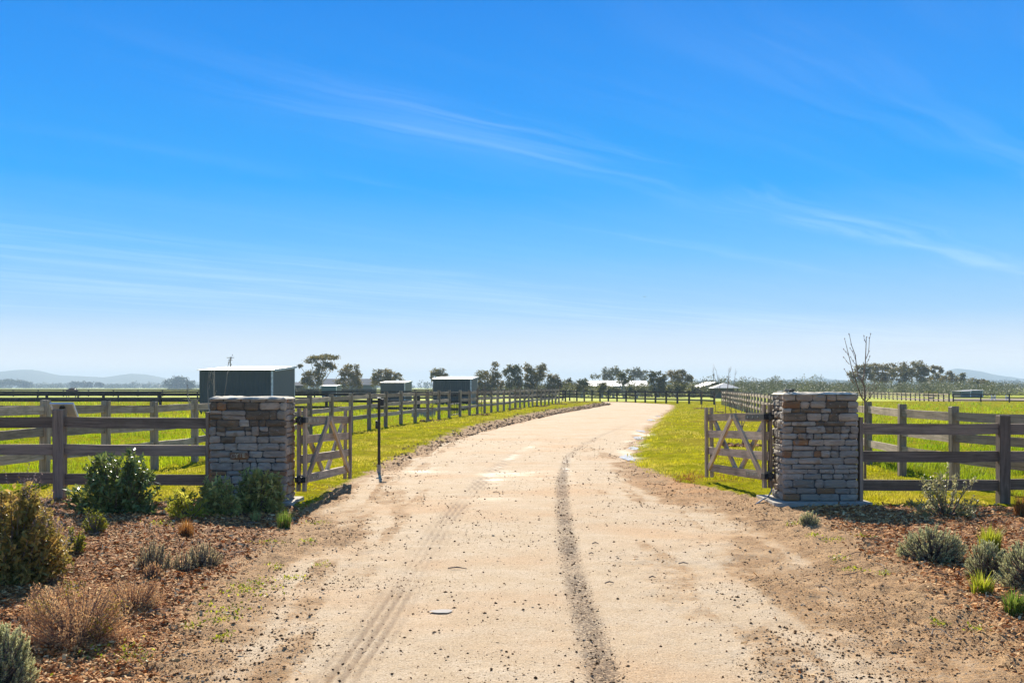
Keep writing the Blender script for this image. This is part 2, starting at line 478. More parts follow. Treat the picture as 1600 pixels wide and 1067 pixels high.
# ------------------------------------------------------------------ ground material
def ground_material():
    m, n, b, o = new_mat('ground')
    g = n.n('ShaderNodeNewGeometry').outputs['Position']
    m1 = n.n('ShaderNodeSeparateColor', {0: n.n('ShaderNodeAttribute', attribute_name='mask').outputs['Color']})
    a1 = n.n('ShaderNodeAttribute', attribute_name='mask').outputs['Alpha']
    m2 = n.n('ShaderNodeSeparateColor', {0: n.n('ShaderNodeAttribute', attribute_name='mask2').outputs['Color']})
    sand, mulch, grass = m1.outputs[0], m1.outputs[1], m1.outputs[2]
    wet, rust, tread = m2.outputs[0], m2.outputs[1], m2.outputs[2]
    big = n.noise(g, 0.45, 4)
    mid = n.noise(g, 2.5, 5, 0.6)
    fine = n.noise(g, 28, 5, 0.7)
    tiny = n.noise(g, 95, 3, 0.7)
    # sand
    cs = n.mix(n.smooth(mid, 0.35, 0.7), (0.545, 0.395, 0.235), (0.60, 0.46, 0.30))
    cs = n.mix(n.smooth(big, 0.45, 0.7), cs, (0.56, 0.355, 0.185))
    cs = n.mix(n.math('MULTIPLY', n.smooth(fine, 0.49, 0.62), 0.45), cs, (0.39, 0.255, 0.14))
    cs = n.mix(n.math('MULTIPLY', n.smooth(tiny, 0.54, 0.63), 0.75), cs, (0.22, 0.135, 0.07))
    cs = n.mix(n.math('MULTIPLY', n.smooth(tiny, 0.46, 0.37), 0.5), cs, (0.74, 0.61, 0.44))
    # dirt
    cd = n.mix(n.smooth(mid, 0.35, 0.7), (0.36, 0.195, 0.078), (0.51, 0.30, 0.132))
    cd = n.mix(n.math('MULTIPLY', n.smooth(fine, 0.48, 0.60), 0.8), cd, (0.14, 0.075, 0.036))
    cd = n.mix(n.math('MULTIPLY', n.smooth(tiny, 0.53, 0.61), 0.85), cd, (0.06, 0.035, 0.018))
    cd = n.mix(n.math('MULTIPLY', n.smooth(tiny, 0.46, 0.38), 0.75), cd, (0.60, 0.41, 0.22))
    cd = n.mix(n.math('MULTIPLY', rust, 0.75), cd, n.mix(fine, (0.42, 0.19, 0.07), (0.50, 0.27, 0.10)))
    # mulch soil
    cm = n.mix(n.smooth(fine, 0.35, 0.65), (0.11, 0.052, 0.022), (0.34, 0.165, 0.07))
    cm = n.mix(n.math('MULTIPLY', n.smooth(tiny, 0.58, 0.7), 0.7), cm, (0.45, 0.32, 0.21))
    # grass ground
    cg = n.mix(n.smooth(mid, 0.35, 0.65), (0.22, 0.215, 0.008), (0.36, 0.33, 0.014))
    cg = n.mix(n.math('MULTIPLY', n.smooth(fine, 0.48, 0.60), 0.8), cg, (0.10, 0.095, 0.008))
    cg = n.mix(n.math('MULTIPLY', n.smooth(big, 0.50, 0.62), 0.5), cg, (0.27, 0.19, 0.03))
    gn = n.math('ADD', n.math('ADD', n.math('MULTIPLY', n.math('SUBTRACT', fine, 0.5), 1.1), n.math('MULTIPLY', n.math('SUBTRACT', mid, 0.5), 0.7)), n.math('MULTIPLY', n.math('SUBTRACT', tiny, 0.5), 1.2))
    fs = n.smooth(n.math('ADD', sand, gn), 0.35, 0.65)
    fm = n.smooth(n.math('ADD', mulch, gn), 0.35, 0.65)
    fg = n.smooth(n.math('ADD', grass, gn), 0.35, 0.65)
    c = n.mix(fs, cd, cs)
    c = n.mix(fm, c, cm)
    c = n.mix(fg, c, cg)
    # tyre tracks
    lump = n.noise(g, 45, 3, 0.6)
    ft = n.math('MULTIPLY', a1, n.smooth(n.math('ADD', lump, n.math('MULTIPLY', a1, 0.16)), 0.50, 0.62))
    c = n.mix(n.math('MULTIPLY', ft, 0.92), c, (0.115, 0.075, 0.048))
    c = n.mix(n.math('MULTIPLY', tread, 0.75), c, (0.20, 0.135, 0.085))
    wn = n.math('MULTIPLY', n.smooth(n.math('ADD', wet, n.math('MULTIPLY', gn, 0.8)), 0.15, 1.35), 0.30)
    c = n.mix(n.math('MULTIPLY', wn, 0.35), c, (0.33, 0.26, 0.19))
    setin(n, b, Base_Color=c, Roughness=n.math('SUBTRACT', 0.92, n.math('MULTIPLY', wn, 1.3)))
    setin(n, b, Specular_IOR_Level=n.math('ADD', n.math('MULTIPLY', n.math('SUBTRACT', 1.0, fg), 0.10), n.math('MULTIPLY', wn, 0.45)))
    hgt = n.math('ADD', n.math('MULTIPLY', fine, 0.7), n.math('MULTIPLY', tiny, 0.45))
    hgt = n.math('ADD', hgt, n.math('MULTIPLY', lump, n.math('MULTIPLY', a1, 1.2)))
    hgt = n.math('MULTIPLY', hgt, n.math('SUBTRACT', 1.0, n.math('MULTIPLY', wn, 0.9)))
    bump(n, b, hgt, 0.9, 0.02)
    return m
GROUND = ground_material()

def paddock_material(name, c1, c2, c3):
    m, n, b, o = new_mat(name)
    g = n.n('ShaderNodeNewGeometry').outputs['Position']
    a = n.noise(g, 0.05, 5, 0.6)
    d = n.noise(g, 0.9, 5, 0.7)
    c = n.mix(n.smooth(a, 0.4, 0.62), c1, c2)
    c = n.mix(n.math('MULTIPLY', n.smooth(d, 0.48, 0.62), 0.8), c, c3)
    setin(n, b, Base_Color=c, Roughness=0.9)
    b.inputs['Specular IOR Level'].default_value = 0.1
    bump(n, b, d, 1.0, 0.12)
    return m
PADDOCK = paddock_material('paddock_grass', (0.36, 0.40, 0.012), (0.45, 0.44, 0.02), (0.16, 0.22, 0.005))
ARENA = paddock_material('bare_arena', (0.32, 0.24, 0.17), (0.26, 0.19, 0.13), (0.20, 0.16, 0.09))

# ------------------------------------------------------------------ ground geometry
def masks(X, Y):
    n1 = fbm(X * 1.6, Y * 1.6, 11, 4) - 0.5
    n2 = fbm(X * 0.5, Y * 0.5, 23, 3) - 0.5
    soft = np.clip(Y * 0.018, 0.14, 0.8)
    n3 = fbm(X * 2.2, Y * 0.30, 301, 4) - 0.5
    edge = n1 * np.clip(Y * 0.04, 0.45, 1.0) + n2 * 0.7
    # the sand fades into the dirt over a wide, patchy strip near the gate
    softs = np.where(Y < 24, 1.05, soft * 0.6)
    sS = sd_poly(POLY_S, X, Y); sD = sd_poly(POLY_D, X, Y)
    sand = sstep(sS + edge * np.where(Y < 24, 0.9, 0.4) + n3 * np.where(Y < 30, 1.9, 0.6), -softs, softs)
    sand = sand * (1 - 0.55 * sstep(n3, 0.06, 0.22) * (sS > 0) * (1 - sstep(sS, 0.5, 1.9)) * (Y < 40))
    dirt = sstep(sD + edge * 0.5, -soft * 0.6, soft * 0.6)
    mul = np.maximum(sd_poly(ML, X, Y), sd_poly(MR, X, Y))
    mulch = sstep(mul + edge * 0.7, -0.3, 0.3) * (1 - sand)
    grass = 1 - sstep(np.maximum(sD, mul) + edge * 0.5, -soft * 0.6, soft * 0.6)
    grass = grass * sstep(Y, 14.6, 15.1)
    # bank along the left road edge is bare
    sl_ = d_line(S_L, X, Y)
    bank = np.exp(-((sl_ - 0.35) / 0.45) ** 2) * sstep(Y, 26, 45) * (sS < 0.1)
    grass = grass * (1 - np.clip(bank * (0.9 + n1 * 1.2), 0, 1))
    tr = d_line(TRK_R, X, Y)
    trk = np.exp(-(tr / 0.108) ** 4) * (0.75 + 0.5 * n1) * (1 - 0.55 * sstep(Y, 22, 30)) * (1 - sstep(Y, 40, 60))
    tl = d_line(TRK_L, X, Y)
    lines = 0.5 + 0.5 * np.cos(tl * 2 * math.pi / 0.075)
    seg = 0.35 + 0.65 * sstep(fbm(X * 0.7, Y * 0.7, 91, 2), 0.3, 0.55)
    tread = np.exp(-(tl / 0.15) ** 4) * lines * seg * (1 - sstep(Y, 20, 34)) * 1.0
    wet = np.zeros(X.shape)
    for px, py, rx, ry, s in ((810, 741, 75, 8, 0.9), (770, 744, 25, 14, 0.8), (850, 738, 50, 5, 0.8), (770, 783, 55, 5, 0.55), (660, 735, 60, 5, 0.6),
                              (690, 962, 60, 20, 0.5), (650, 800, 80, 14, 0.25),
                              (985, 712, 17, 13, 0.9), (995, 693, 16, 9, 0.9), (1004, 680, 14, 7, 0.9), (1015, 664, 14, 5, 0.8), (1028, 652, 12, 3, 0.9), (884, 733, 9, 16, 0.8)):
        gx, gy = gxy(px, py)
        y0 = gxy(px, py - ry)[1]; y1 = gxy(px, py + ry)[1]
        wet = np.maximum(wet, s * np.exp(-((X - gx) / (rx / FPX * gy)) ** 2 - ((Y - gy) / ((y0 - y1) / 2)) ** 2))
    wet = np.maximum(wet, 0.55 * np.exp(-(tl / 0.20) ** 2) * sstep(Y, 20, 23) * (1 - sstep(Y, 31, 38)))
    wet = np.maximum(wet, 0.6 * np.exp(-(tr / 0.14) ** 2) * sstep(Y, 20.5, 22.5) * (1 - sstep(Y, 25, 29)))
    n4 = fbm(X * 1.3, Y * 5, 131, 4) - 0.5
    wet = np.clip(wet * (0.80 + n1 * 0.9 + n4 * 1.8), 0, 1)
    gx, gy = gxy(1090, 765)
    rust = np.exp(-((X - 3.0) / 0.9) ** 2 - ((Y - 18.6) / 2.4) ** 2) * sstep(fbm(X * 2, Y * 2, 3, 3), 0.35, 0.6)
    return sand, mulch, grass, trk, wet, rust, tread, sS, sD

def surface(X, Y, M=None):
    sand, mulch, grass, trk, wet, rust, tread, sS, sD = M or masks(X, Y)
    Z0 = height(X, Y)
    fine = fbm(X * 9, Y * 9, 41, 3) - 0.5
    lump = fbm(X * 3, Y * 3, 51, 3) - 0.5
    rough = np.clip(1 - sand, 0, 1)
    Z = Z0 + rough * (fine * 0.06 + lump * 0.06 + (fbm(X * 21, Y * 21, 71, 2) - 0.5) * 0.035 * (Y < 20)) + sand * fine * 0.010
    Z -= 0.025 * np.clip(trk, 0, 1) + np.clip(trk, 0, 1) * (fbm(X * 22, Y * 22, 61, 2) - 0.5) * 0.05
    Z -= 0.020 * tread
    return Z * (1 - wet) + (Z0 - 0.012) * wet

def build_ground():
    A = 5.0
    ny, nx = 560, 520
    r = (3.2 + A) * ((134 + A) / (3.2 + A)) ** np.linspace(0, 1, ny)
    t = np.linspace(-1, 1, nx)
    s = 0.50 * t + 0.35 * t ** 5
    R, Sx = np.meshgrid(r, s, indexing='ij')
    X = R * Sx; Y = R - A
    sand, mulch, grass, trk, wet, rust, tread, sS, sD = masks(X, Y)
    Z = surface(X, Y, (sand, mulch, grass, trk, wet, rust, tread, sS, sD))
    # fade to the level of the surrounding land at the border of the sheet
    b = np.minimum.reduce([np.linspace(0, 1, ny)[:, None] * np.ones((1, nx)), (1 - np.linspace(0, 1, ny))[:, None] * np.ones((1, nx)) * 8,
                           (1 - np.abs(t))[None, :] * np.ones((ny, 1)) * 12])
    f = sstep(b, 0.0, 0.25)
    Z = Z * np.where(Y > 60, f, 1)
    Z = np.where((np.abs(t)[None, :] > 0.995) | (np.arange(ny)[:, None] > ny - 3), -0.12, Z)
    idx = np.arange(ny * nx).reshape(ny, nx)
    F = np.stack([idx[:-1, :-1], idx[:-1, 1:], idx[1:, 1:], idx[1:, :-1]], axis=-1).reshape(-1, 4)
    V = np.stack([X, Y, Z], axis=-1).reshape(-1, 3)
    c1 = np.stack([sand, mulch, grass, np.clip(trk, 0, 1)], axis=-1).reshape(-1, 4)
    c2 = np.stack([wet, rust, tread, np.ones_like(wet)], axis=-1).reshape(-1, 4)
    fc = V[F].mean(axis=1)
    mg = c1[F].mean(axis=1)
    gcls = mg[:, 2] > 0.5
    mcls = (mg[:, 1] > 0.5) & ~gcls
    rest = ~gcls & ~mcls
    for name, sel in (('driveway', rest), ('lawn', gcls), ('garden_bed', mcls & (fc[:, 0] < 0)), ('garden_bed', mcls & (fc[:, 0] >= 0))):
        ff = F[sel]
        used, inv = np.unique(ff, return_inverse=True)
        me = np_mesh(name, V[used], inv.reshape(-1, 4), smooth=True, colors={'mask': c1[used], 'mask2': c2[used]})
        tag(put(name, me, GROUND), kind='structure')
build_ground()

# the wide flat land beyond
mb = MB()
xs = [-4800, -1500, -400, 0, 400, 1500, 4800]; ys = [-300, 0, 100, 400, 1500, 5000]
mb.v = [(x, y, -0.06) for y in ys for x in xs]
mb.f = [(j * 7 + i, j * 7 + i + 1, j * 7 + i + 8, j * 7 + i + 7) for j in range(5) for i in range(6)]
tag(mb.build('ground', PADDOCK), kind='structure')
mb = MB(); mb.add([(50, 124, -0.05), (150, 112, -0.05), (190, 175, -0.05), (56, 168, -0.05)], [(0, 1, 2, 3)])
tag(mb.build('arena', ARENA), kind='structure')

# puddles: still water sheets lying in the wet hollows
def water_material():
    m, n, b, o = new_mat('puddle_water')
    setin(n, b, Base_Color=(0.50, 0.45, 0.39), Roughness=0.27, IOR=1.33)
    b.inputs['Specular IOR Level'].default_value = 0.35
    g = n.n('ShaderNodeNewGeometry').outputs['Position']
    bump(n, b, n.noise(g, 9, 4), 0.06, 0.01)
    return m
WATER = water_material()
MUDDY = plain('muddy_water', (0.34, 0.30, 0.26), 0.8, var=0.12, scale=5)
MUDDY.node_tree.nodes['Principled BSDF'].inputs['Specular IOR Level'].default_value = 0.1
def puddle(px, py, rx, ry, seed):
    gx, gy = gxy(px, py)
    y0 = gxy(px, py - ry)[1]; y1 = gxy(px, py + ry)[1]
    RX, RY = rx / FPX * gy, (y0 - y1) / 2
    R2 = random.Random(seed)
    ph = [R2.uniform(0, 6.28) for _ in range(4)]
    am = 0.45 if seed == 0 else 1.0
    k = 40
    pts = []
    for i in range(k):
        a = 2 * math.pi * i / k
        r = 1 + am * (0.22 * math.sin(2 * a + ph[0]) + 0.18 * math.sin(3 * a + ph[1]) + 0.12 * math.sin(7 * a + ph[2]) + 0.08 * math.sin(11 * a + ph[3]))
        pts.append((gx + RX * r * math.cos(a), gy + RY * r * math.sin(a)))
    zs = hz(gx, gy) + 0.006
    mbp = MB()
    mbp.v = [(gx, gy, zs)] + [(x, y, zs) for x, y in pts]
    mbp.f = [(0, 1 + i, 1 + (i + 1) % k) for i in range(k)]
    tag(mbp.build('puddle', MUDDY if seed == 0 else WATER), kind='structure')
for i, p in enumerate(((690, 962, 19, 2.6), (981, 716, 9, 5), (991, 701, 8, 3.2), (1000, 685, 8, 2.6), (1004, 674, 7, 1.8), (1022, 657, 8, 1.6), (1030, 650, 7, 1.2))):
    puddle(*p, i)

# ------------------------------------------------------------------ scatter helpers
def rotz(a):
    c, s = np.cos(a), np.sin(a)
    M = np.zeros((len(a), 3, 3))
    M[:, 0, 0] = c; M[:, 0, 1] = -s; M[:, 1, 0] = s; M[:, 1, 1] = c; M[:, 2, 2] = 1
    return M
def roty(a):
    c, s = np.cos(a), np.sin(a)
    M = np.zeros((len(a), 3, 3))
    M[:, 0, 0] = c; M[:, 0, 2] = s; M[:, 2, 0] = -s; M[:, 2, 2] = c; M[:, 1, 1] = 1
    return M
def rotx(a):
    c, s = np.cos(a), np.sin(a)
    M = np.zeros((len(a), 3, 3))
    M[:, 1, 1] = c; M[:, 1, 2] = -s; M[:, 2, 1] = s; M[:, 2, 2] = c; M[:, 0, 0] = 1
    return M
def scatter(bv, bf, T, R, Sc):
    bv = np.asarray(bv, float); bf = np.asarray(bf)
    n = len(T)
    if Sc.ndim == 1: Sc = np.repeat(Sc[:, None], 3, axis=1)
    V = np.einsum('nij,nkj->nki', R, bv[None] * Sc[:, None, :]) + T[:, None, :]
    F = bf[None] + (np.arange(n) * len(bv))[:, None, None]
    return V.reshape(-1, 3), F.reshape(-1, bf.shape[1])

LEAF_V = np.array([(0, 0, 0), (0.5, 0.5, 0.06), (1, 0, 0), (0.5, -0.5, 0.06)])   # unit leaf along +X
LEAF_F = np.array([(0, 3, 2, 1)])
def dir_frames(D, roll):
    """frames whose X axis is D (n,3)"""
    D = D / np.linalg.norm(D, axis=1, keepdims=True)
    up = np.where(np.abs(D[:, 2:3]) > 0.9, np.array([[1.0, 0, 0]]), np.array([[0, 0, 1.0]]))
    Yv = np.cross(up, D); Yv /= np.linalg.norm(Yv, axis=1, keepdims=True)
    Zv = np.cross(D, Yv)
    c, s = np.cos(roll)[:, None], np.sin(roll)[:, None]
    Y2 = Yv * c + Zv * s; Z2 = -Yv * s + Zv * c
    return np.stack([D, Y2, Z2], axis=-1)
def leaves(P, D, L, Wd, roll=None):
    n = len(P)
    roll = rng.uniform(-0.8, 0.8, n) if roll is None else roll
    R = dir_frames(D, roll)
    Sc = np.stack([L, Wd, L], axis=1)
    return scatter(LEAF_V, LEAF_F, P, R, Sc)

# ------------------------------------------------------------------ stone pillars
def stone_mesh(w, h, d, R):
    """one quarried stone: face in the XZ plane looking to -Y, thickness d behind it"""
    c = lambda: R.uniform(0.12, 0.34) * min(w, h)
    j = lambda s: R.uniform(-s, s)
    x, z = w / 2, h / 2
    ring = []
    for sx, sz, first in ((1, -1, 0), (1, 1, 1), (-1, 1, 0), (-1, -1, 1)):
        a, b = c(), c() * 0.8
        p, q = (sx * (x - a), sz * z), (sx * x, sz * (z - b))
        pair = [p, q] if (sx * sz < 0) else [q, p]
        ring += pair
    ring = [(a + j(0.006), b + j(0.006)) for a, b in ring]
    n = len(ring)
    e = R.uniform(0.008, 0.02)
    V = [(a, d, b) for a, b in ring] + [(a, e + j(0.004), b) for a, b in ring]
    k = 1 - min(0.28, 0.022 / min(w, h))
    V += [(a * k + j(0.004), j(0.006), b * k + j(0.004)) for a, b in ring]
    V.append((j(0.01), -R.uniform(0.0, 0.012), j(0.01)))
    F = []
    for i in range(n):
        i2 = (i + 1) % n
        F.append((i, i2, n + i2, n + i))
        F.append((n + i, n + i2, 2 * n + i2, 2 * n + i))
        F.append((2 * n + i, 2 * n + i2, 3 * n))
    F.append(tuple(range(n - 1, -1, -1)))
    me = bpy.data.meshes.new('stone')
    me.from_pydata(V, [], F)
    # consistent outward normals
    import bmesh
    bm = bmesh.new(); bm.from_mesh(me); bmesh.ops.recalc_face_normals(bm, faces=bm.faces); bm.to_mesh(me); bm.free()
    return me

def lay_face(parent, o, ux, nrm, Wd, H, R, style, z0=0.0):
    """lay courses on a face: o lower-left corner, ux direction along the face, nrm outward"""
    ux, nrm = Vector(ux), Vector(nrm)
    M = Matrix((ux, -nrm, Vector((0, 0, 1)))).transposed().to_euler()
    z = z0
    while z < H - 0.03:
        h = R.choice((0.065, 0.08, 0.09, 0.10, 0.115, 0.13, 0.15))
        if H - z - h < 0.05: h = H - z
        x = 0.0
        while x < Wd - 0.01:
            w = R.uniform(0.13, 0.34) if R.random() < 0.75 else R.uniform(0.09, 0.14)
            if Wd - x - w < 0.08: w = Wd - x
            parts = [(z, h)]
            if h > 0.12 and R.random() < 0.45:
                k = R.uniform(0.4, 0.6)
                parts = [(z, h * k), (z + h * k, h * (1 - k))]
            elif h < 0.11 and R.random() < 0.2 and z + h + 0.03 < H:
                pass
            for zz, hh in parts:
                out = R.uniform(0.012, 0.026)
                g = R.uniform(0.003, 0.009)
                me = stone_mesh(w - g, hh - g, out + 0.05, R)
                c = o + ux * (x + w / 2) + nrm * out + Vector((0, 0, zz + hh / 2))
                rel = (zz + hh / 2) / H
                xr = (x + w / 2) / Wd
                put('stone', me, style(rel, xr, R), parent, c, M)
            x += w
        z += h

def style_left(rel, x, R):
    q = R.random()
    if 0.55 < rel < 0.93 and x < 0.92:
        dk = 0.8 if rel > 0.68 else 0.4
        if q < dk * 0.75: return ST_DARK
        if q < dk * 0.80: return ST_RUST if R.random() < 0.4 else ST_TAN
    if q < 0.025: return ST_RUST
    if q < 0.06: return ST_TAN
    return ST_BLUE if R.random() < 0.72 else ST_GREY
def style_right(rel, x, R):
    q = R.random()
    if 0.62 < rel < 0.95 and 0.08 < x < 0.9:
        if q < 0.60: return ST_DARK
        if q < 0.67: return ST_RUST
    if q < 0.05: return ST_RUST
    if q < 0.08: return ST_TAN
    return ST_BLUE if R.random() < 0.6 else ST_GREY
def style_side(rel, x, R):
    q = R.random()
    return ST_TAN if q < 0.35 else ST_GREY if q < 0.75 else ST_BLUE if q < 0.93 else ST_RUST

def pillar(x0, x1, y0, y1, H, zb, style, seed, label):
    R = random.Random(seed)
    root = tag(empty('stone_pillar', ((x0 + x1) / 2, (y0 + y1) / 2, zb)), label, 'gate pillar', 'stone gate pillars')
    w, d = x1 - x0, y1 - y0
    ins = 0.03
    mbc = MB().box((0, 0, H / 2), (w - 2 * ins, d - 2 * ins, H - 0.01))
    mbc.build('core', MORTAR, root)
    lay_face(root, Vector((-w / 2, -d / 2 + ins, 0)), (1, 0, 0), (0, -1, 0), w, H, R, style)
    lay_face(root, Vector((w / 2, d / 2 - ins, 0)), (-1, 0, 0), (0, 1, 0), w, H, R, style_side)
    lay_face(root, Vector((w / 2 - ins, -d / 2 + 0.05, 0)), (0, 1, 0), (1, 0, 0), d - 0.10, H, R, style_side)
    lay_face(root, Vector((-w / 2 + ins, d / 2 - 0.05, 0)), (0, -1, 0), (-1, 0, 0), d - 0.10, H, R, style_side)
    # rough mortar capping
    nx, ny = 30, 18
    xs = np.linspace(-w / 2 - 0.005, w / 2 + 0.005, nx); ys = np.linspace(-d / 2 - 0.005, d / 2 + 0.005, ny)
    X, Y = np.meshgrid(xs, ys)
    ed = np.minimum(np.minimum(np.arange(nx)[None, :], nx - 1 - np.arange(nx)[None, :]), np.minimum(np.arange(ny)[:, None], ny - 1 - np.arange(ny)[:, None]))
    Z = H + 0.006 + 0.035 * fbm(X * 9 + seed, Y * 9, seed, 3) * np.clip(ed / 1.5, 0.25, 1)
    Z[ed == 0] = H - 0.006
    X = X + (fbm(X * 11, Y * 11, seed + 3, 2) - 0.5) * 0.03
    Y = Y + (fbm(X * 11, Y * 11, seed + 8, 2) - 0.5) * 0.03
    idx = np.arange(nx * ny).reshape(ny, nx)
    F = np.stack([idx[:-1, :-1], idx[:-1, 1:], idx[1:, 1:], idx[1:, :-1]], axis=-1).reshape(-1, 4)
    put('capping', np_mesh('capping', np.stack([X, Y, Z], -1).reshape(-1, 3), F, smooth=False), CAPMAT, root)
    return root

PY0, PY1 = 15.4, 16.1
LP = pillar(-4.17, -3.11, PY0, PY1, 1.42, 0.075, style_left, 5, 'stone gate pillar with faded letters on one stone, behind the leafy green bushes')
RP = pillar(3.73, 4.77, PY0, PY1, 1.47, 0.085, style_right, 12, 'stone gate pillar with rust orange stones, standing on a concrete slab')
mb = MB().box((0.0, 0, 0), (1.36, 1.22, 0.20), bev=0.05, taper=0.985)
mb.build('footing', CONC, RP, (-0.02, 0.02, -0.102))
mb = MB().box((0.0, 0, 0), (1.22, 0.92, 0.08), bev=0.04, taper=0.985)
mb.build('footing', CONC, LP, (0.03, 0.02, -0.042))
# faded painted letters on one brown stone of the left pillar
lp = at(373, 712, PY0 - 0.012)
ls = stone_mesh(0.25, 0.095, 0.05, random.Random(3))
lst = put('lettered_stone', ls, ST_RUST, LP, lp - LP.location + Vector((0, 0.0, 0)))
lst.location.y = PY0 - 0.022 - LP.location.y
def lettering(txt, size, loc, mat, parent, name='letter'):
    cu = bpy.data.curves.new(name, 'FONT')
    cu.body = txt; cu.size = size; cu.extrude = 0.002; cu.align_x = 'CENTER'; cu.align_y = 'CENTER'
    o = bpy.data.objects.new(name, cu)
    COL.objects.link(o)
    bpy.context.view_layer.update()
    me = bpy.data.meshes.new_from_object(o)
    bpy.data.objects.remove(o); bpy.data.curves.remove(cu)
    me.materials.clear()
    return put(name, me, mat, parent, loc, (math.radians(90), 0, 0))
PAINT = plain('faded_letter_paint', (0.62, 0.52, 0.34), 0.7, var=0.3, scale=40)
PAINT2 = plain('worn_letter_paint', (0.36, 0.24, 0.16), 0.8, var=0.4, scale=40)
for i, (ch, dx, dz, pm) in enumerate((('O', -0.068, -0.006, PAINT2), ('Y', -0.02, 0.0, PAINT), ('T', 0.03, 0.006, PAINT2), ('E', 0.075, 0.004, PAINT))):
    lettering(ch, 0.085, (dx, -0.017, dz), pm, lst)

# little stones lying on the right pillar
def rock_mesh(r, seed):
    R = random.Random(seed)
    mbx = MB()
    pts, F = [], []
    for i in range(4):
        th = math.pi * (i + 0.5) / 4
        for k in range(7):
            a = 2 * math.pi * k / 7
            q = r * R.uniform(0.8, 1.15)
            pts.append((q * math.sin(th) * math.cos(a), 0.8 * q * math.sin(th) * math.sin(a), 0.5 * q * math.cos(th)))
    for i in range(3):
        for k in range(7):
            F.append((i * 7 + k, (i + 1) * 7 + k, (i + 1) * 7 + (k + 1) % 7, i * 7 + (k + 1) % 7))
    F += [tuple(range(7)), tuple(range(27, 20, -1))]
    return mbx.add(pts, F).mesh('loose_stone')
for i, (px, r, mt, lb) in enumerate(((1237, 0.05, ST_DARK, 'small dark stone lying on top of the pillar above the concrete slab'),
                                     (1229, 0.045, ST_TAN, 'small pale stone lying on top of the pillar above the concrete slab'))):
    p = at(px, 613, PY0 + 0.14)
    tag(put('loose_stone', rock_mesh(r, i + 4), mt, None, (p.x, p.y, 0.085 + 1.47 + 0.05)), lb, 'stone', 'stones on the pillar top')

# ------------------------------------------------------------------ timber fences
def wob_box(L, t, h, axis, seed):
    """a sawn board along an axis with slightly uneven edges"""
    R = random.Random(seed)
    k = 5
    V, F = [], []
    for i in range(k):
        s = -L / 2 + L * i / (k - 1)
        j = lambda q: R.uniform(-q, q)
        oy, oz = j(0.004), j(0.006)
        for a, b in ((-1, -1), (1, -1), (1, 1), (-1, 1)):
            p = [s, a * t / 2 + oy + j(0.0015), b * h / 2 + oz + j(0.003)]
            V.append(p)
    for i in range(k - 1):
        for q in range(4):
            F.append((i * 4 + q, i * 4 + (q + 1) % 4, i * 4 + 4 + (q + 1) % 4, i * 4 + 4 + q))
    F += [(3, 2, 1, 0), tuple((k - 1) * 4 + q for q in range(4))]
    if axis == 2: V = [(p[1], p[2], p[0]) for p in V]
    me = bpy.data.meshes.new('board')
    me.from_pydata(V, [], F); me.update()
    return me

def post_mesh(w, H, seed):
    R = random.Random(seed)
    b = 0.008
    ring = [(w / 2 - b, -w / 2), (w / 2, -w / 2 + b), (w / 2, w / 2 - b), (w / 2 - b, w / 2), (-w / 2 + b, w / 2), (-w / 2, w / 2 - b), (-w / 2, -w / 2 + b), (-w / 2 + b, -w / 2)]
    V = []
    for z in (-0.25, H * 0.4, H - 0.012):
        ox, oy = R.uniform(-0.004, 0.004), R.uniform(-0.004, 0.004)
        V += [(x + ox, y + oy, z) for x, y in ring]
    V += [(x * 0.9, y * 0.9, H + R.uniform(-0.006, 0.006)) for x, y in ring]
    F = [tuple(range(24, 32))]
    for i in range(3):
        F += [(i * 8 + k, i * 8 + (k + 1) % 8, i * 8 + 8 + (k + 1) % 8, i * 8 + 8 + k) for k in range(8)]
    me = bpy.data.meshes.new('post')
    me.from_pydata(V, [], F); me.update()
    return me

def resample(P, step):
    P = [Vector((x, y)) for x, y in P]
    out = [P[0].copy()]
    acc = 0.0
    for a, b in zip(P[:-1], P[1:]):
        L = (b - a).length
        pos = step - acc
        while pos <= L + 1e-6:
            out.append(a + (b - a) * (pos / L)); pos += step
        acc = L - (pos - step)
    return out

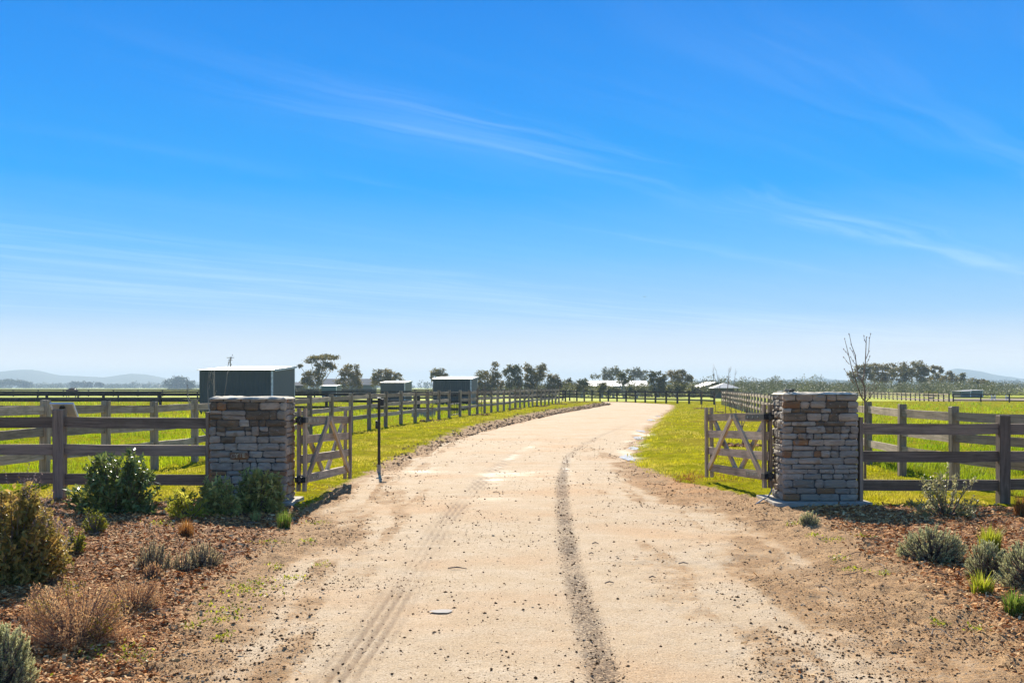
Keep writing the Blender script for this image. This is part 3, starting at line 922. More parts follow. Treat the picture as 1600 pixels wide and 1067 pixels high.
def fence(name, label, pts, H, tops, rh, rt, pw, mx, mz, z_off=0.0, side=0.0, skip=(), flat=False, thin_first=False):
    base = pts[0]
    z0 = 0 if flat else hz(base[0], base[1])
    root = tag(empty(name, (base[0], base[1], z0)), label, 'fence')
    org = Vector((base[0], base[1], z0))
    pm = [post_mesh(pw, H, 50 + i) for i in range(3)]
    for m_ in pm: m_.materials.append(mz)
    R = random.Random(len(pts) * 7 + int(base[1]))
    zs = [(-0.05 if flat else hz(p[0], p[1])) + z_off for p in pts]
    boards = {}
    for i, p in enumerate(pts):
        q = pts[min(i + 1, len(pts) - 1)]; o = pts[max(i - 1, 0)]
        ang = math.atan2(q[1] - o[1], q[0] - o[0])
        if i == 0 and thin_first:
            tb = wob_box(H - 0.03, 0.045, 0.14, 2, 5); tb.materials.append(mz)
            put('end_board', tb, None, root, Vector((p[0], p[1], zs[i] + (H - 0.03) / 2)) - org)
            continue
        put('post', R.choice(pm), None, root, Vector((p[0], p[1], zs[i])) - org, (R.uniform(-.01, .01), R.uniform(-.01, .01), ang))
    for i in range(len(pts) - 1):
        if i in skip: continue
        a = Vector((pts[i][0], pts[i][1], zs[i])); b = Vector((pts[i + 1][0], pts[i + 1][1], zs[i + 1]))
        if i == 0 and thin_first: a = a - (b - a).normalized() * (pw * 0.45 - 0.015)
        d = b - a
        L = d.length - pw * 0.9
        key = round(L, 1)
        if key not in boards:
            boards[key] = [wob_box(L, rt, rh, 0, 90 + k) for k in range(4)]
            for m_ in boards[key]: m_.materials.append(mx)
        ang = math.atan2(d.y, d.x); pitch = -math.atan2(d.z, math.hypot(d.x, d.y))
        sn = Vector((-math.sin(ang), math.cos(ang), 0)) * side
        for tz in tops:
            c = (a + b) / 2 + Vector((0, 0, tz - rh / 2 + R.uniform(-.008, .008))) + sn
            put('rail', R.choice(boards[key]), None, root, c - org, (0, pitch + R.uniform(-.003, .003), ang))
    return root

# the two short fences in line with the pillars
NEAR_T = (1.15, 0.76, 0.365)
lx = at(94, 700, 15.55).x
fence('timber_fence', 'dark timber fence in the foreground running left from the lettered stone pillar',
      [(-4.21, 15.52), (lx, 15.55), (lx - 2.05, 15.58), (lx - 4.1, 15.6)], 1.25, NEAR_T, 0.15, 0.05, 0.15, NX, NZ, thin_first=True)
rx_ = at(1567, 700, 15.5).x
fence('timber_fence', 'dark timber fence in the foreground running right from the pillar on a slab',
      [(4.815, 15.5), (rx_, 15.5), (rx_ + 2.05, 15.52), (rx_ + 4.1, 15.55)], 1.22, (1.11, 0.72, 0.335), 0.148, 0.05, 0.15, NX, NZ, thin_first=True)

# long fences
LF = [(-7.69, 15.8), (-7.51, 18), (-7.33, 20.2), (-7.15, 22.4), (-6.97, 24.6)] + \
     [(p.x, p.y) for p in resample([(-6.97, 24.6), (-6.05, 35.2), (-5.42, 40), (-4.73, 44.8), (-4.0, 49.3), (-3.0, 56), (-2.48, 58.6), (-1.1, 68), (0.3, 77), (1.6, 86), (4.56, 104)], 2.38)][1:]
TOPS = (1.28, 0.92, 0.55)
gate_gap = min(range(len(LF)), key=lambda i: abs(LF[i][1] - 56.3))
fence('timber_fence', 'long weathered timber fence curving along the grass verge left of the driveway', LF, 1.36, TOPS, 0.14, 0.045, 0.13, WX, WZ, skip=(gate_gap,))
RF = [(p.x, p.y) for p in resample([(7.55, 15.75), (7.16, 17.75), (7.12, 20.1), (7.24, 22.5), (8.2, 30.5), (12.2, 53), (15.3, 74), (18.0, 93), (19.2, 103)], 2.4)]
fence('timber_fence', 'long timber fence with sunlit rails along the lawn right of the driveway', RF, 1.30, (1.21, 0.865, 0.53), 0.14, 0.045, 0.13, WX, WZ)
TF = [(p.x, p.y) for p in resample([(18.6, 103), (7.0, 142), (1, 162)], 2.65)]
fence('timber_fence', 'dark timber fence crossing behind the bend of the driveway, bushes behind it', TF, 1.34, TOPS, 0.14, 0.045, 0.15, DX, DZ, flat=True)
# paddock fences to the left
F1 = [(p.x, p.y) for p in resample([(-2.6, 68.6), (-14.2, 77.0), (-62, 81)], 4.1)]
fence('paddock_fence', 'dark wide spaced paddock fence running behind the big green shed', F1, 1.33, (1.31, 0.87, 0.43), 0.17, 0.05, 0.15, DX, DZ, flat=True)
F2 = [(p.x, p.y) for p in resample([(6, 126), (-20, 118), (-100, 109)], 4.0)]
fence('paddock_fence', 'dark paddock fence in front of the grazing horse', F2, 1.33, (1.33, 1.02, 0.66), 0.20, 0.04, 0.14, DX, DZ, flat=True)
F3 = [(p.x, p.y) for p in resample([(2, 215), (-115, 205)], 4.5)]
fence('paddock_fence', 'dark paddock fence far left behind the grazing horse', F3, 1.35, (1.35, 0.98, 0.6), 0.24, 0.05, 0.16, DX, DZ, flat=True)
# paddock fences to the right
F4 = [(p.x, p.y) for p in resample([(48, 123), (50.5, 140), (53.5, 166), (55, 190)], 2.5)]
fence('paddock_fence', 'far timber fence with pale sunlit rails at the left edge of the bare arena', F4, 1.0, (0.98, 0.68, 0.38), 0.15, 0.05, 0.14, WX, DZ, flat=True)
F5 = [(p.x, p.y) for p in resample([(48.3, 122.6), (56, 115), (75, 108)], 3.0)]
fence('paddock_fence', 'far dark fence along the near edge of the bare arena', F5, 1.0, (0.98, 0.66, 0.34), 0.11, 0.04, 0.12, DX, DZ, flat=True)  # rails and posts face away from the sun; that shade is put into the colour

# small barred metal gate in the gap of the left fence
ga, gb = LF[gate_gap], LF[gate_gap + 1]
gr = tag(empty('metal_gate', (ga[0], ga[1], hz(*ga)), math.atan2(gb[1] - ga[1], gb[0] - ga[0])), 'narrow dark metal gate with upright bars in the curving left fence', 'gate')
gl = math.hypot(gb[0] - ga[0], gb[1] - ga[1])
for z in (0.12, 0.66, 1.24): MB().bar((0.1, 0, z), (gl - 0.1, 0, z), 0.035, 0.04).build('rail', BLACK, gr)
for i in range(7):
    x = 0.12 + (gl - 0.24) * i / 6
    MB().tube([(x, 0, 0.12), (x, 0, 1.24)], 0.018, 6).build('bar', BLACK, gr)

# ------------------------------------------------------------------ entrance gates
def timber_gate(hinge, free, Hh, side, strap_mats, label):
    hx, hy, hb = hinge; fx, fy, fb = free
    ang = math.atan2(fy - hy, fx - hx)
    L = math.hypot(fx - hx, fy - hy)
    pitch = -math.atan2(fb - hb, L)
    root = tag(empty('timber_gate', (hx, hy, hb)), label, 'gate', 'timber entrance gates')
    root.rotation_euler = (0, pitch, ang)
    tops = (1.065, 0.79, 0.51, 0.225)
    rh = 0.118
    for k, tz in enumerate(tops):
        put('rail', wob_box(L - 0.04, 0.045, rh, 0, 300 + k), WX, root, (L / 2, 0, tz - rh / 2))
    for sx in (0.05, L - 0.05):
        for sy in (-1, 1):
            put('stile', wob_box(Hh, 0.04, 0.105, 2, 320 + k), WZ, root, (sx, sy * 0.043, Hh / 2)).rotation_euler = (0, 0, math.radians(90))
    y1, y2 = side * 0.040, -side * 0.040
    m_ = L / 2
    def brace(a, b, y):
        a3, b3 = Vector((a[0], y, a[1])), Vector((b[0], y, b[1]))
        d = b3 - a3
        o = put('brace', wob_box(d.length, 0.034, 0.095, 0, 340 + int(10 * a[0])), WX, root, (a3 + b3) / 2)
        o.rotation_euler = (0, -math.atan2(d.z, d.x), 0)
    brace((0.16, 0.15), (m_ - 0.05, 1.02), y1)
    brace((m_ + 0.05, 1.02), (L - 0.16, 0.15), y1)
    brace((0.16, 1.02), (m_ - 0.05, 0.15), y2)
    brace((m_ + 0.05, 0.15), (L - 0.16, 1.02), y2)
    for tz, sm in zip((1.065 - rh / 2, 0.225 - rh / 2), strap_mats):
        st = MB().bar((0.10, side * 0.0265, tz), (0.98, side * 0.0265, tz), 0.008, 0.07).build('strap', sm, root)
        MB().bar((0.10, -side * 0.0265, tz), (0.98, -side * 0.0265, tz), 0.008, 0.07).build('strap', sm, root)
        for bx in (0.35, 0.6, 0.85):
            MB().tube([(bx, side * 0.030, tz), (bx, side * 0.040, tz)], 0.014, 6).build('bolt', BOLT, st)
        hg = MB().box((0.03, 0, tz), (0.15, 0.15, 0.075))
        hg.tube([(-0.09, 0, tz - 0.06), (-0.09, 0, tz + 0.06)], 0.02, 8)
        hg.bar((-0.19, 0, tz), (-0.05, 0, tz), 0.03, 0.04)
        hg.build('hinge', BLACK, root)
    return root
lh = at(470, 700, 15.88); lf = at(544, 700, 19.2)
timber_gate((lh.x, lh.y, 0.175), (lf.x, lf.y, 0.085), 1.18, -1, (STRAPG, STRAPG), 'open weathered timber gate casting a shadow on dirt, hung on the lettered pillar')
rh_ = at(1201, 700, 15.86); rf_ = at(1107, 700, 19.05)
timber_gate((rh_.x, rh_.y, 0.225), (rf_.x, rf_.y, 0.125), 1.18, 1, (BLACK, STRAPG), 'open weathered timber gate over green grass, hung on the pillar with a slab')
# cable running from the right gate into the ground
cp = [at(1207, 755, 15.9), at(1205, 768, 15.85), at(1200, 776, 15.75), at(1190, 781, 15.55), at(1180, 783, 15.5)]
cp[-1].z = hz(cp[-1].x, cp[-1].y) - 0.01
tag(MB().tube(cp, 0.012, 6).build('cable', plain('grey_conduit', (0.4, 0.38, 0.35), 0.6), None, smooth=True), 'grey cable bending from the open gate down to the concrete slab', 'cable')

# ------------------------------------------------------------------ slim black post and solar panel
pp = Vector((-2.60, 21.9, 0)); pp.z = hz(pp.x, pp.y)
sp_ = tag(empty('metal_post', pp), 'slim black metal post at the left edge of the driveway', 'post')
MB().box((0, 0, 0.80), (0.05, 0.05, 1.30)).build('post', RUSTY, sp_)
MB().box((0, 0, 0.04), (0.066, 0.066, 0.22)).build('post_base', CONC, sp_)
MB().box((0, 0, 1.455), (0.08, 0.08, 0.012)).build('cap', BOLT, sp_)
MB().box((0.065, -0.01, 1.37), (0.065, 0.09, 0.13)).build('sensor_box', BLACK, sp_)
MB().box((-0.05, 0, 0.93), (0.04, 0.05, 0.16)).build('side_box', BLACK, sp_)

a_, b_ = at(79, 630.5, 15.62), at(114, 630.5, 15.62)
spn = tag(empty('solar_panel', (a_ + b_) / 2), 'small tilted panel with a black box on its back, behind the left fence post', 'solar panel')
w_ = (b_ - a_).length; dv = Vector((0, 0.20, -0.215)); dn = dv.normalized()
Mx = Matrix((Vector((1, 0, 0)), dn, Vector((1, 0, 0)).cross(dn))).transposed()
mid_ = dv / 2
MB().box(mid_, (w_ - 0.03, dv.length - 0.03, 0.012), Mx).build('back_sheet', plain('panel_back', (0.40, 0.37, 0.35), 0.6, var=0.08), spn)
fr = plain('panel_frame', (0.65, 0.68, 0.72), 0.35, 0.3, var=0.05)
for c, s in ((Vector((0, 0, 0)), (w_, 0.018, 0.03)), (dv, (w_, 0.018, 0.03)), (mid_ + Vector((w_ / 2, 0, 0)), (0.018, dv.length + 0.02, 0.032)), (mid_ - Vector((w_ / 2, 0, 0)), (0.018, dv.length + 0.02, 0.032))):
    MB().box(c, s, Mx).build('frame', fr, spn)
MB().box(mid_ * 0.36 + Vector((0, -0.02, -0.02)), (0.075, 0.06, 0.03), Mx, bev=0.02).build('junction_box', BLACK, spn)
MB().bar(mid_ + Vector((0.02, -0.0, -0.02)), mid_ + Vector((0.02, -0.06, -0.30)), 0.03, 0.03).build('bracket', BOLT, spn)

# ------------------------------------------------------------------ sheds and buildings
def prism(corners, z0, z1s):
    """walls from a ring of (x,y) with per-corner top heights"""
    n = len(corners)
    V = [(x, y, z0) for x, y in corners] + [(x, y, z) for (x, y), z in zip(corners, z1s)]
    F = [(i, (i + 1) % n, n + (i + 1) % n, n + i) for i in range(n)] + [tuple(range(n, 2 * n)), tuple(range(n - 1, -1, -1))]
    return V, F

def skillion(name, label, group, fl, fr_, depth, zf, zb, wallm, sidem, roofm, over=0.12, skew=0.0, base=-0.06):
    """shed with a single pitch roof: fl/fr front corners (x,y), roof rising away from the camera"""
    a, b = Vector(fl), Vector(fr_)
    d = (b - a); L = d.length; d.normalize()
    nrm = Vector((-d.y, d.x))
    root = tag(empty(name, (a.x, a.y, base), math.atan2(d.y, d.x)), label, 'shed', group)
    zf -= base; zb -= base
    def wall(p, q, zp, zq, m_, t=0.04):
        mbw = MB()
        p, q = Vector(p), Vector(q)
        e = (q - p).normalized(); nn = Vector((e.y, -e.x)) * t
        V, F = prism([(p.x, p.y), (q.x, q.y), (q.x - nn.x, q.y - nn.y), (p.x - nn.x, p.y - nn.y)], 0, [zp, zq, zq, zp])
        mbw.add(V, F); return mbw.build('wall', m_, root)
    wall((0, 0), (L, 0), zf, zf, wallm)
    wall((L, 0.002), (L + skew, depth), zf, zb, sidem)
    wall((L + skew, depth), (skew, depth), zb, zb, wallm)
    wall((skew, depth), (0, 0.002), zb, zf, sidem)
    sl_ = (zb - zf) / depth
    r0, r1 = -over, depth + over
    V = []
    for y in (r0, r1):
        for x in (-over, L + over):
            V.append((x + skew * y / depth, y, zf + sl_ * y + 0.02))
    V = V + [(x, y, z + 0.035) for x, y, z in V]
    MB().add(V, [(0, 1, 5, 4), (1, 3, 7, 5), (3, 2, 6, 7), (2, 0, 4, 6), (4, 5, 7, 6), (0, 2, 3, 1)]).build('roof', roofm, root)
    MB().box((L - 0.05, -0.012, zf / 2), (0.13, 0.02, zf)).build('corner_trim', TRIMM, root)
    MB().box((L + skew + 0.004, depth - 0.06, zb / 2), (0.02, 0.13, zb)).build('corner_trim', TRIMM, root)
    MB().bar((L + over + 0.01, r0, zf + sl_ * r0 + 0.03), (L + skew + over + 0.01, r1, zf + sl_ * r1 + 0.03), 0.02, 0.14).build('barge_board', TRIMM, root)
    return root

GS = 'green steel horse shelters'
def shed_px(px0, px1, Y, yt, depth, zb_extra, label, skew=0.0, wm=SHEDG, sm=SHEDS, rm=ROOFM, name='horse_shelter', group=GS):
    fl = ((px0 - 800) / FPX * Y, Y); fr2 = ((px1 - 800) / FPX * Y, Y)
    zf = CAMH - (yt - HZ) / FPX * Y
    return skillion(name, label, group, fl, fr2, depth, zf, zf + zb_extra * 0.72, wm, sm, rm, skew=skew)
shed_px(311.5, 426.5, 67, 579, 6.7, 0.42, 'largest green steel shelter, above the lettered stone pillar')
shed_px(676.5, 736.5, 101, 592.5, 6.5, 0.32, 'green steel shelter behind the curving left fence, in front of a lone tree', skew=0.35)
shed_px(594.5, 633, 140, 598, 7, 0.28, 'small low green steel shelter in front of a rounded tree', skew=0.2)
shed_px(503, 526, 190, 603, 5, 0.2, 'tiny teal steel shelter under the flat topped tree', wm=SHEDT)
shed_px(1501, 1517, 200, 611.5, 4, 0.12, 'left half of a teal double shelter in front of the olive grove', wm=SHEDT, name='horse_shelter')
shed_px(1516.6, 1536, 201, 610.3, 4, 0.12, 'right and taller half of a teal double shelter in front of the olive grove', wm=SHEDT)
shed_px(1222, 1238, 215, 611.6, 4, 0.12, 'small white roofed shelter just over the left end of the slab pillar')
shed_px(1300.5, 1319, 222, 611.2, 4, 0.12, 'small white roofed shelter just over the right end of the slab pillar')

def gable(name, label, x0, x1, y0, depth, ze, zr, wallm, roofm, group=None, cat='barn', base=-0.06, rz=0.0):
    """long building, ridge along X"""
    root = tag(empty(name, (x0, y0, base), rz), label, cat, group)
    L = x1 - x0; ze -= base; zr -= base
    MB().box((L / 2, 0, ze / 2), (L, 0.05, ze)).build('wall', wallm, root)
    MB().box((L / 2, depth, ze / 2), (L, 0.05, ze)).build('wall', wallm, root)
    for x in (0, L):
        V = [(x - .03, 0, 0), (x - .03, depth, 0), (x - .03, depth, ze), (x - .03, depth / 2, zr), (x - .03, 0, ze)]
        V += [(p[0] + .06, p[1], p[2]) for p in V]
        MB().add(V, [(4, 3, 2, 1, 0), (5, 6, 7, 8, 9)] + [(i, (i + 1) % 5, 5 + (i + 1) % 5, 5 + i) for i in range(5)]).build('wall', wallm, root)
    o = 0.35
    for sgn in (0, 1):
        ya, yb = (-o, depth / 2) if sgn == 0 else (depth + o, depth / 2)
        za = ze - (zr - ze) / (depth / 2) * o
        V = [(-o, ya, za), (L + o, ya, za), (L + o, yb, zr), (-o, yb, zr)]
        V += [(p[0], p[1], p[2] + 0.06) for p in V]
        MB().add(V, [(3, 2, 1, 0), (4, 5, 6, 7), (0, 1, 5, 4), (1, 2, 6, 5), (2, 3, 7, 6), (3, 0, 4, 7)]).build('roof', roofm, root)
    for i in range(max(2, int(L / 5))):
        MB().box((L * (i + 0.5) / max(2, int(L / 5)), -0.04, 1.1), (1.6, 0.03, 2.0)).build('door', SHEDS, root)
    return root
def zat(py, Y): return CAMH - (py - HZ) / FPX * Y
def xat(px, Y): return (px - 800) / FPX * Y
gable('barn', 'long grey barn showing between the flat topped tree and its neighbours', xat(502, 265), xat(581, 265), 265, 9, zat(601, 265), zat(592, 270), GREYW, GREYR)
gable('barn', 'low pale roofed building just right of the largest green shelter', xat(458, 240), xat(474, 240), 240, 5, zat(602, 240), zat(597.5, 242), GREYW, GREYR)
gable('barn', 'long barn with a white roof behind the round bushes and gum trees', xat(920, 300), xat(1012, 300), 300, 11, zat(603, 300), zat(595, 305), SHEDS, ROOFM)
xb = xat(1147, 215)
gable('barn', 'gable roofed barn left of the white pyramid roof', xb, xb + 12, 215, xb - xat(1091, 215), zat(606.5, 215), zat(597, 215), SHEDG, ROOFM, rz=math.radians(90))
# shelter with a white pyramid roof
Yg = 172
gx0, gx1 = xat(1117.5, Yg), xat(1153, Yg)
gz = tag(empty('pavilion', ((gx0 + gx1) / 2, Yg + 2, -0.06)), 'open square pavilion with a white pyramid roof behind the sunlit fence', 'pavilion')
hw = (gx1 - gx0) / 2; ez = zat(606, Yg) + 0.06; az_ = zat(598, Yg) + 0.06
o_ = 0.3
V = [(-hw - o_, -hw - o_, ez), (hw + o_, -hw - o_, ez), (hw + o_, hw + o_, ez), (-hw - o_, hw + o_, ez), (0, 0, az_)]
V2 = [(x, y, z - 0.08) for x, y, z in V[:4]]
MB().add(V + V2, [(0, 1, 4), (1, 2, 4), (2, 3, 4), (3, 0, 4), (0, 5, 6, 1), (1, 6, 7, 2), (2, 7, 8, 3), (3, 8, 5, 0), (5, 8, 7, 6)]).build('roof', ROOFM, gz)
for sx in (-1, 1):
    for sy in (-1, 1):
        MB().box((sx * hw, sy * hw, ez / 2 - 0.05), (0.15, 0.15, ez)).build('post', DZ, gz)
MB().box((0, hw - 0.1, ez / 2 - 0.05), (2 * hw - 0.2, 0.05, ez - 0.1)).build('wall', SHEDG, gz)
MB().box((0.05, 0, ez / 2 - 0.3), (2 * hw - 0.4, 0.05, ez - 0.7)).build('wall', SHEDG, gz)

# water trough behind the left fence
tr = tag(empty('water_trough', (-4.55, 57.6, 0.0), math.radians(12)), 'grey concrete water trough on grass behind the curving left fence', 'trough')
mt = MB()
for c, s in (((0, -0.3, 0.3), (1.15, 0.07, 0.5)), ((0, 0.3, 0.3), (1.15, 0.07, 0.5)), ((-0.54, 0, 0.3), (0.07, 0.53, 0.5)), ((0.54, 0, 0.3), (0.07, 0.53, 0.5))):
    mt.box(c, s)
mt.build('tank', CONC, tr)
MB().box((0, 0, 0.46), (1.0, 0.52, 0.01)).build('water', WATER, tr)
MB().box((0, 0, 0.04), (0.9, 0.4, 0.10)).build('plinth', CONC, tr)

# white jump stands in the arena
for px, lb in ((1552, 'white wooden jump stand in the arena, standing nearer the teal double shelter'), (1574.5, 'white wooden jump stand in the arena, standing farther from the teal double shelter')):
    j = tag(empty('jump_stand', (xat(px, 150), 150, -0.05)), lb, 'jump stand', 'white jump stands in the arena')
    for sx in (-0.25, 0.25):
        MB().box((sx, 0, 0.38), (0.09, 0.09, 0.76)).build('upright', WHITEP, j)
        MB().box((sx, 0, 0.03), (0.10, 0.5, 0.06)).build('foot', WHITEP, j)
    for z in (0.2, 0.45, 0.7):
        MB().box((0, -0.05, z), (0.56, 0.02, 0.09)).build('rail', WHITEP, j)

# power pole and far masts
upn = at(360, 572, 330)
up = tag(empty('power_pole', (upn.x, upn.y, 0)), 'wooden power pole with a crossarm far behind the largest green shelter', 'power pole')
MB().tube([(0, 0, -0.1), (0, 0, 10.6)], [0.19, 0.14], 8).build('pole', BARK, up)
for zc_, wd in ((10.3, 2.1), (9.6, 1.3)):
    MB().box((0, -0.2, zc_), (wd, 0.12, 0.13)).build('crossarm', BARK, up)
for sx in (-0.95, -0.4, 0.4, 0.95):
    MB().tube([(sx, -0.2, 10.36), (sx, -0.2, 10.62)], 0.06, 6).build('insulator', TRIMM, up)
for px, yt, Y, lb in ((1250, 587, 1500, 'thin grey mast rising beyond the olive grove'), (1579, 594, 1500, 'thin grey mast rising at the right end of the far trees'), (1114.5, 584, 420, 'thin mast behind the gable roofed barn')):
    mm = tag(empty('radio_mast', (xat(px, Y), Y, 0)), lb, 'mast')
    hh = zat(yt, Y)
    MB().tube([(0, 0, -0.1), (0, 0, hh)], [0.22, 0.12], 6).build('mast', GREYW, mm)
    MB().box((0, 0, hh - 0.4), (0.6, 0.2, 0.5)).build('antenna', GREYW, mm)

# ------------------------------------------------------------------ hills
def hills(prof, Y, depth, mat, seed):
    xs = np.linspace(prof[0][0], prof[-1][0], 160)
    ys = np.interp(xs, [p[0] for p in prof], [p[1] for p in prof])
    X = (xs - 800) / FPX * Y
    H = np.maximum((HZ - ys) / FPX * Y + CAMH, 0)
    H = H + (fbm(X * 0.02, X * 0, seed, 4) - 0.5) * 0.06 * H.max() * np.clip(H / H.max() * 3, 0, 1)
    rows = 13
    V = []
    for r in range(rows):
        t = r / (rows - 1)
        k = math.sin(math.pi * t) ** 1.3
        yy = Y + depth * (t - 0.5)
        q = (fbm(X * 0.012, np.full_like(X, r * 1.7), seed + 5, 3) - 0.5) * 0.25
        V.append(np.stack([X * (yy / Y), np.full_like(X, yy), H * np.clip(k * (1 + q * (1 - k)), 0, 1) - 3 * (r in (0, rows - 1))], -1))
    V = np.concatenate(V)
    n = len(xs)
    idx = np.arange(rows * n).reshape(rows, n)
    F = np.stack([idx[:-1, :-1], idx[:-1, 1:], idx[1:, 1:], idx[1:, :-1]], axis=-1).reshape(-1, 4)
    tag(put('hills', np_mesh('hills', V, F, smooth=True), mat), kind='structure')
HILLM = paddock_material('hill_scrub', (0.07, 0.085, 0.05), (0.11, 0.11, 0.06), (0.05, 0.06, 0.035))
hills([(-1300, 600), (-900, 593), (-600, 596), (-420, 589), (-260, 592), (-120, 584), (0, 580.5), (25, 578), (52, 577.5), (64, 579.5), (90, 586), (130, 588), (160, 590), (185, 586), (205, 583.5), (230, 585), (262, 591), (300, 596), (360, 600), (460, 604.5)], 3500, 1000, HILLM, 3)
hills([(1130, 605), (1200, 596), (1240, 592), (1262, 590.5), (1274, 587), (1290, 591), (1320, 594), (1345, 598), (1400, 603)], 3600, 800, HILLM, 9)
hills([(1430, 604.5), (1462, 590), (1483, 578), (1497, 575.5), (1520, 578.5), (1560, 586), (1600, 592), (1660, 598), (1760, 604)], 3700, 800, HILLM, 14)

# ------------------------------------------------------------------ trees
EUC = leafmat('gum_leaves', (0.067, 0.066, 0.010), (0.169, 0.144, 0.020), (0.314, 0.219, 0.034), 0.42, 0.5, patch=(0.35, (0.248, 0.178, 0.051)))
EUCG = leafmat('grey_gum_leaves', (0.061, 0.066, 0.022), (0.130, 0.127, 0.038), (0.211, 0.193, 0.055), 0.38, 0.5)
BUSHM = leafmat('round_bush_leaves', (0.049, 0.055, 0.009), (0.114, 0.110, 0.017), (0.194, 0.165, 0.030), 0.38, 0.5)
OLIVE = leafmat('olive_leaves', (0.062, 0.069, 0.031), (0.119, 0.127, 0.054), (0.200, 0.196, 0.090), 0.35, 0.5)
FARM = leafmat('far_tree_leaves', (0.035, 0.045, 0.022), (0.055, 0.065, 0.035), None, 0.35)
YELB = leafmat('yellow_bush_leaves', (0.10, 0.11, 0.008), (0.22, 0.21, 0.015), None, 0.5)

def crown_leaves(clumps, Y, n_per, size, R, depth_k=0.8, shell=0.55):
    """clumps in picture coordinates of the photograph, at distance Y: (px, py, rx, ry)"""
    Ps, Ts = [], []
    for (cx, cy, rx, ry) in clumps:
        dy = R.uniform(-0.5, 0.5) * rx / FPX * Y
        c = np.array(at(cx, cy, Y)) + np.array([0, dy, 0])
        sx, sz = rx / FPX * Y, ry / FPX * Y
        sy = sx * depth_k
        area = rx * ry
        # split every clump into uneven leaf sprays
        k = max(8, int(area / 3.2))
        u = rng.normal(size=(k, 3)); u /= np.linalg.norm(u, axis=1, keepdims=True)
        rr = rng.uniform(0.35, 1.0, (k, 1)) ** 0.6
        sub = u * rr * np.array([sx, sy, sz])
        m_ = max(6, int(n_per))
        off = rng.normal(size=(k, m_, 3)) * np.array([sx, sy, sz * 0.8]) * min(0.28, 0.9 / math.sqrt(k))
        P = (c + sub[:, None, :] + off).reshape(-1, 3)
        T = np.clip(np.repeat(rng.uniform(0.05, 0.85, k), m_) + rng.uniform(-0.15, 0.15, k * m_), 0, 1)
        Ps.append(P); Ts.append(T)
    P = np.concatenate(Ps); T = np.concatenate(Ts)
    D = rng.normal(size=P.shape); D[:, 2] -= 0.6
    L = size * rng.uniform(0.7, 1.4, len(P))
    V, F = leaves(P, D, L, L * 0.62, rng.uniform(-1.5, 1.5, len(P)))
    return V, F, np.repeat(T, 4)

def tree(name, label, zoom, clumps, Y, mat, group, n_per=22, size=None, base_px=None, trunkm=GUMBARK, tr=0.22, cat='tree', depth_k=0.8):
    ox, oy, sc = zoom
    cl = [(ox + a / sc, oy + b / sc, c / sc, d / sc) for a, b, c, d in clumps]
    R = random.Random(int(cl[0][0] * 13))
    size = size or Y * 0.0014
    cx = sum(c[0] * c[2] * c[3] for c in cl) / sum(c[2] * c[3] for c in cl) if base_px is None else base_px
    bx = xat(cx, Y)
    root = tag(empty(name, (bx, Y, -0.06)), label, cat, group)
    org = np.array([bx, Y, -0.06])
    V, F, T = crown_leaves(cl, Y, n_per, size, R, depth_k)
    put('crown', np_mesh('crown', V - org, F, T), mat, root)
    mbt = MB()
    top = max(at(c[0], c[1], Y).z for c in cl)
    low = min(at(c[0], c[1] + c[3] * 0.3, Y).z for c in cl)
    fork = Vector((bx + R.uniform(-.3, .3), Y, max(0.6, low * 0.6)))
    mbt.tube([(0, 0, -0.2), (fork.x * 0.5 + bx * 0.5 - bx, 0, fork.z * 0.5), (fork.x - bx, 0, fork.z)], [tr * 1.25, tr, tr * 0.85], 7)
    for c in cl:
        p = at(c[0], c[1], Y)
        mid = (fork + p) / 2 + Vector((R.uniform(-.3, .3), R.uniform(-.4, .4), -0.15))
        o3 = Vector((bx, Y, -0.06))
        mbt.tube([fork - o3, mid - o3, p - o3], [tr * 0.6, tr * 0.4, tr * 0.12], 5)
    mbt.build('trunk', trunkm, root)
    return root

ZA = (450, 545, 6.667); ZB = (640, 560, 9.975); ZC = (600, 540, 5.333); ZD = (880, 560, 6.4); ZE = (1320, 540, 5.707)
GT = 'gum trees across the middle distance'
tree('gum_tree', 'tall gum tree with a flat umbrella top, right of the largest green shelter', ZA,
     [(350, 88, 150, 28), (235, 122, 70, 26), (460, 88, 75, 24), (400, 70, 60, 20), (370, 165, 95, 45), (450, 165, 50, 35), (125, 175, 22, 14), (320, 245, 80, 45), (200, 265, 55, 45), (260, 330, 100, 60), (180, 335, 55, 45), (470, 195, 40, 32)], 235, EUC, GT, tr=0.25)
tree('gum_tree', 'ragged gum tree just right of the flat topped one, in front of grey barn', ZA,
     [(640, 190, 55, 32), (705, 195, 38, 36), (580, 240, 55, 45), (640, 275, 95, 50), (725, 285, 48, 70), (560, 345, 60, 50), (660, 365, 100, 50), (740, 370, 35, 50)], 225, EUC, GT)
tree('gum_tree', 'rounded gum tree rising behind the small low green shelter', ZA,
     [(1020, 240, 90, 36), (920, 265, 52, 45), (960, 310, 95, 55), (1080, 285, 80, 45), (1140, 295, 50, 50), (900, 350, 34, 50), (1030, 340, 100, 40)], 240, EUC, GT)
tree('gum_tree', 'lone small gum tree showing over the middle green shelter', ZB,
     [(400, 195, 60, 45), (485, 190, 50, 36), (545, 255, 34, 24), (365, 250, 36, 36), (430, 250, 80, 36), (345, 305, 22, 36), (470, 260, 60, 30)], 230, EUC, GT)
tree('gum_tree', 'broad gum tree touching the right wall of the middle green shelter', ZB,
     [(1130, 225, 100, 50), (1200, 330, 165, 105), (1330, 95, 50, 36), (1320, 185, 55, 52), (1370, 250, 75, 50), (1400, 400, 85, 75), (1100, 420, 55, 85), (1250, 440, 140, 65)], 215, EUC, GT)
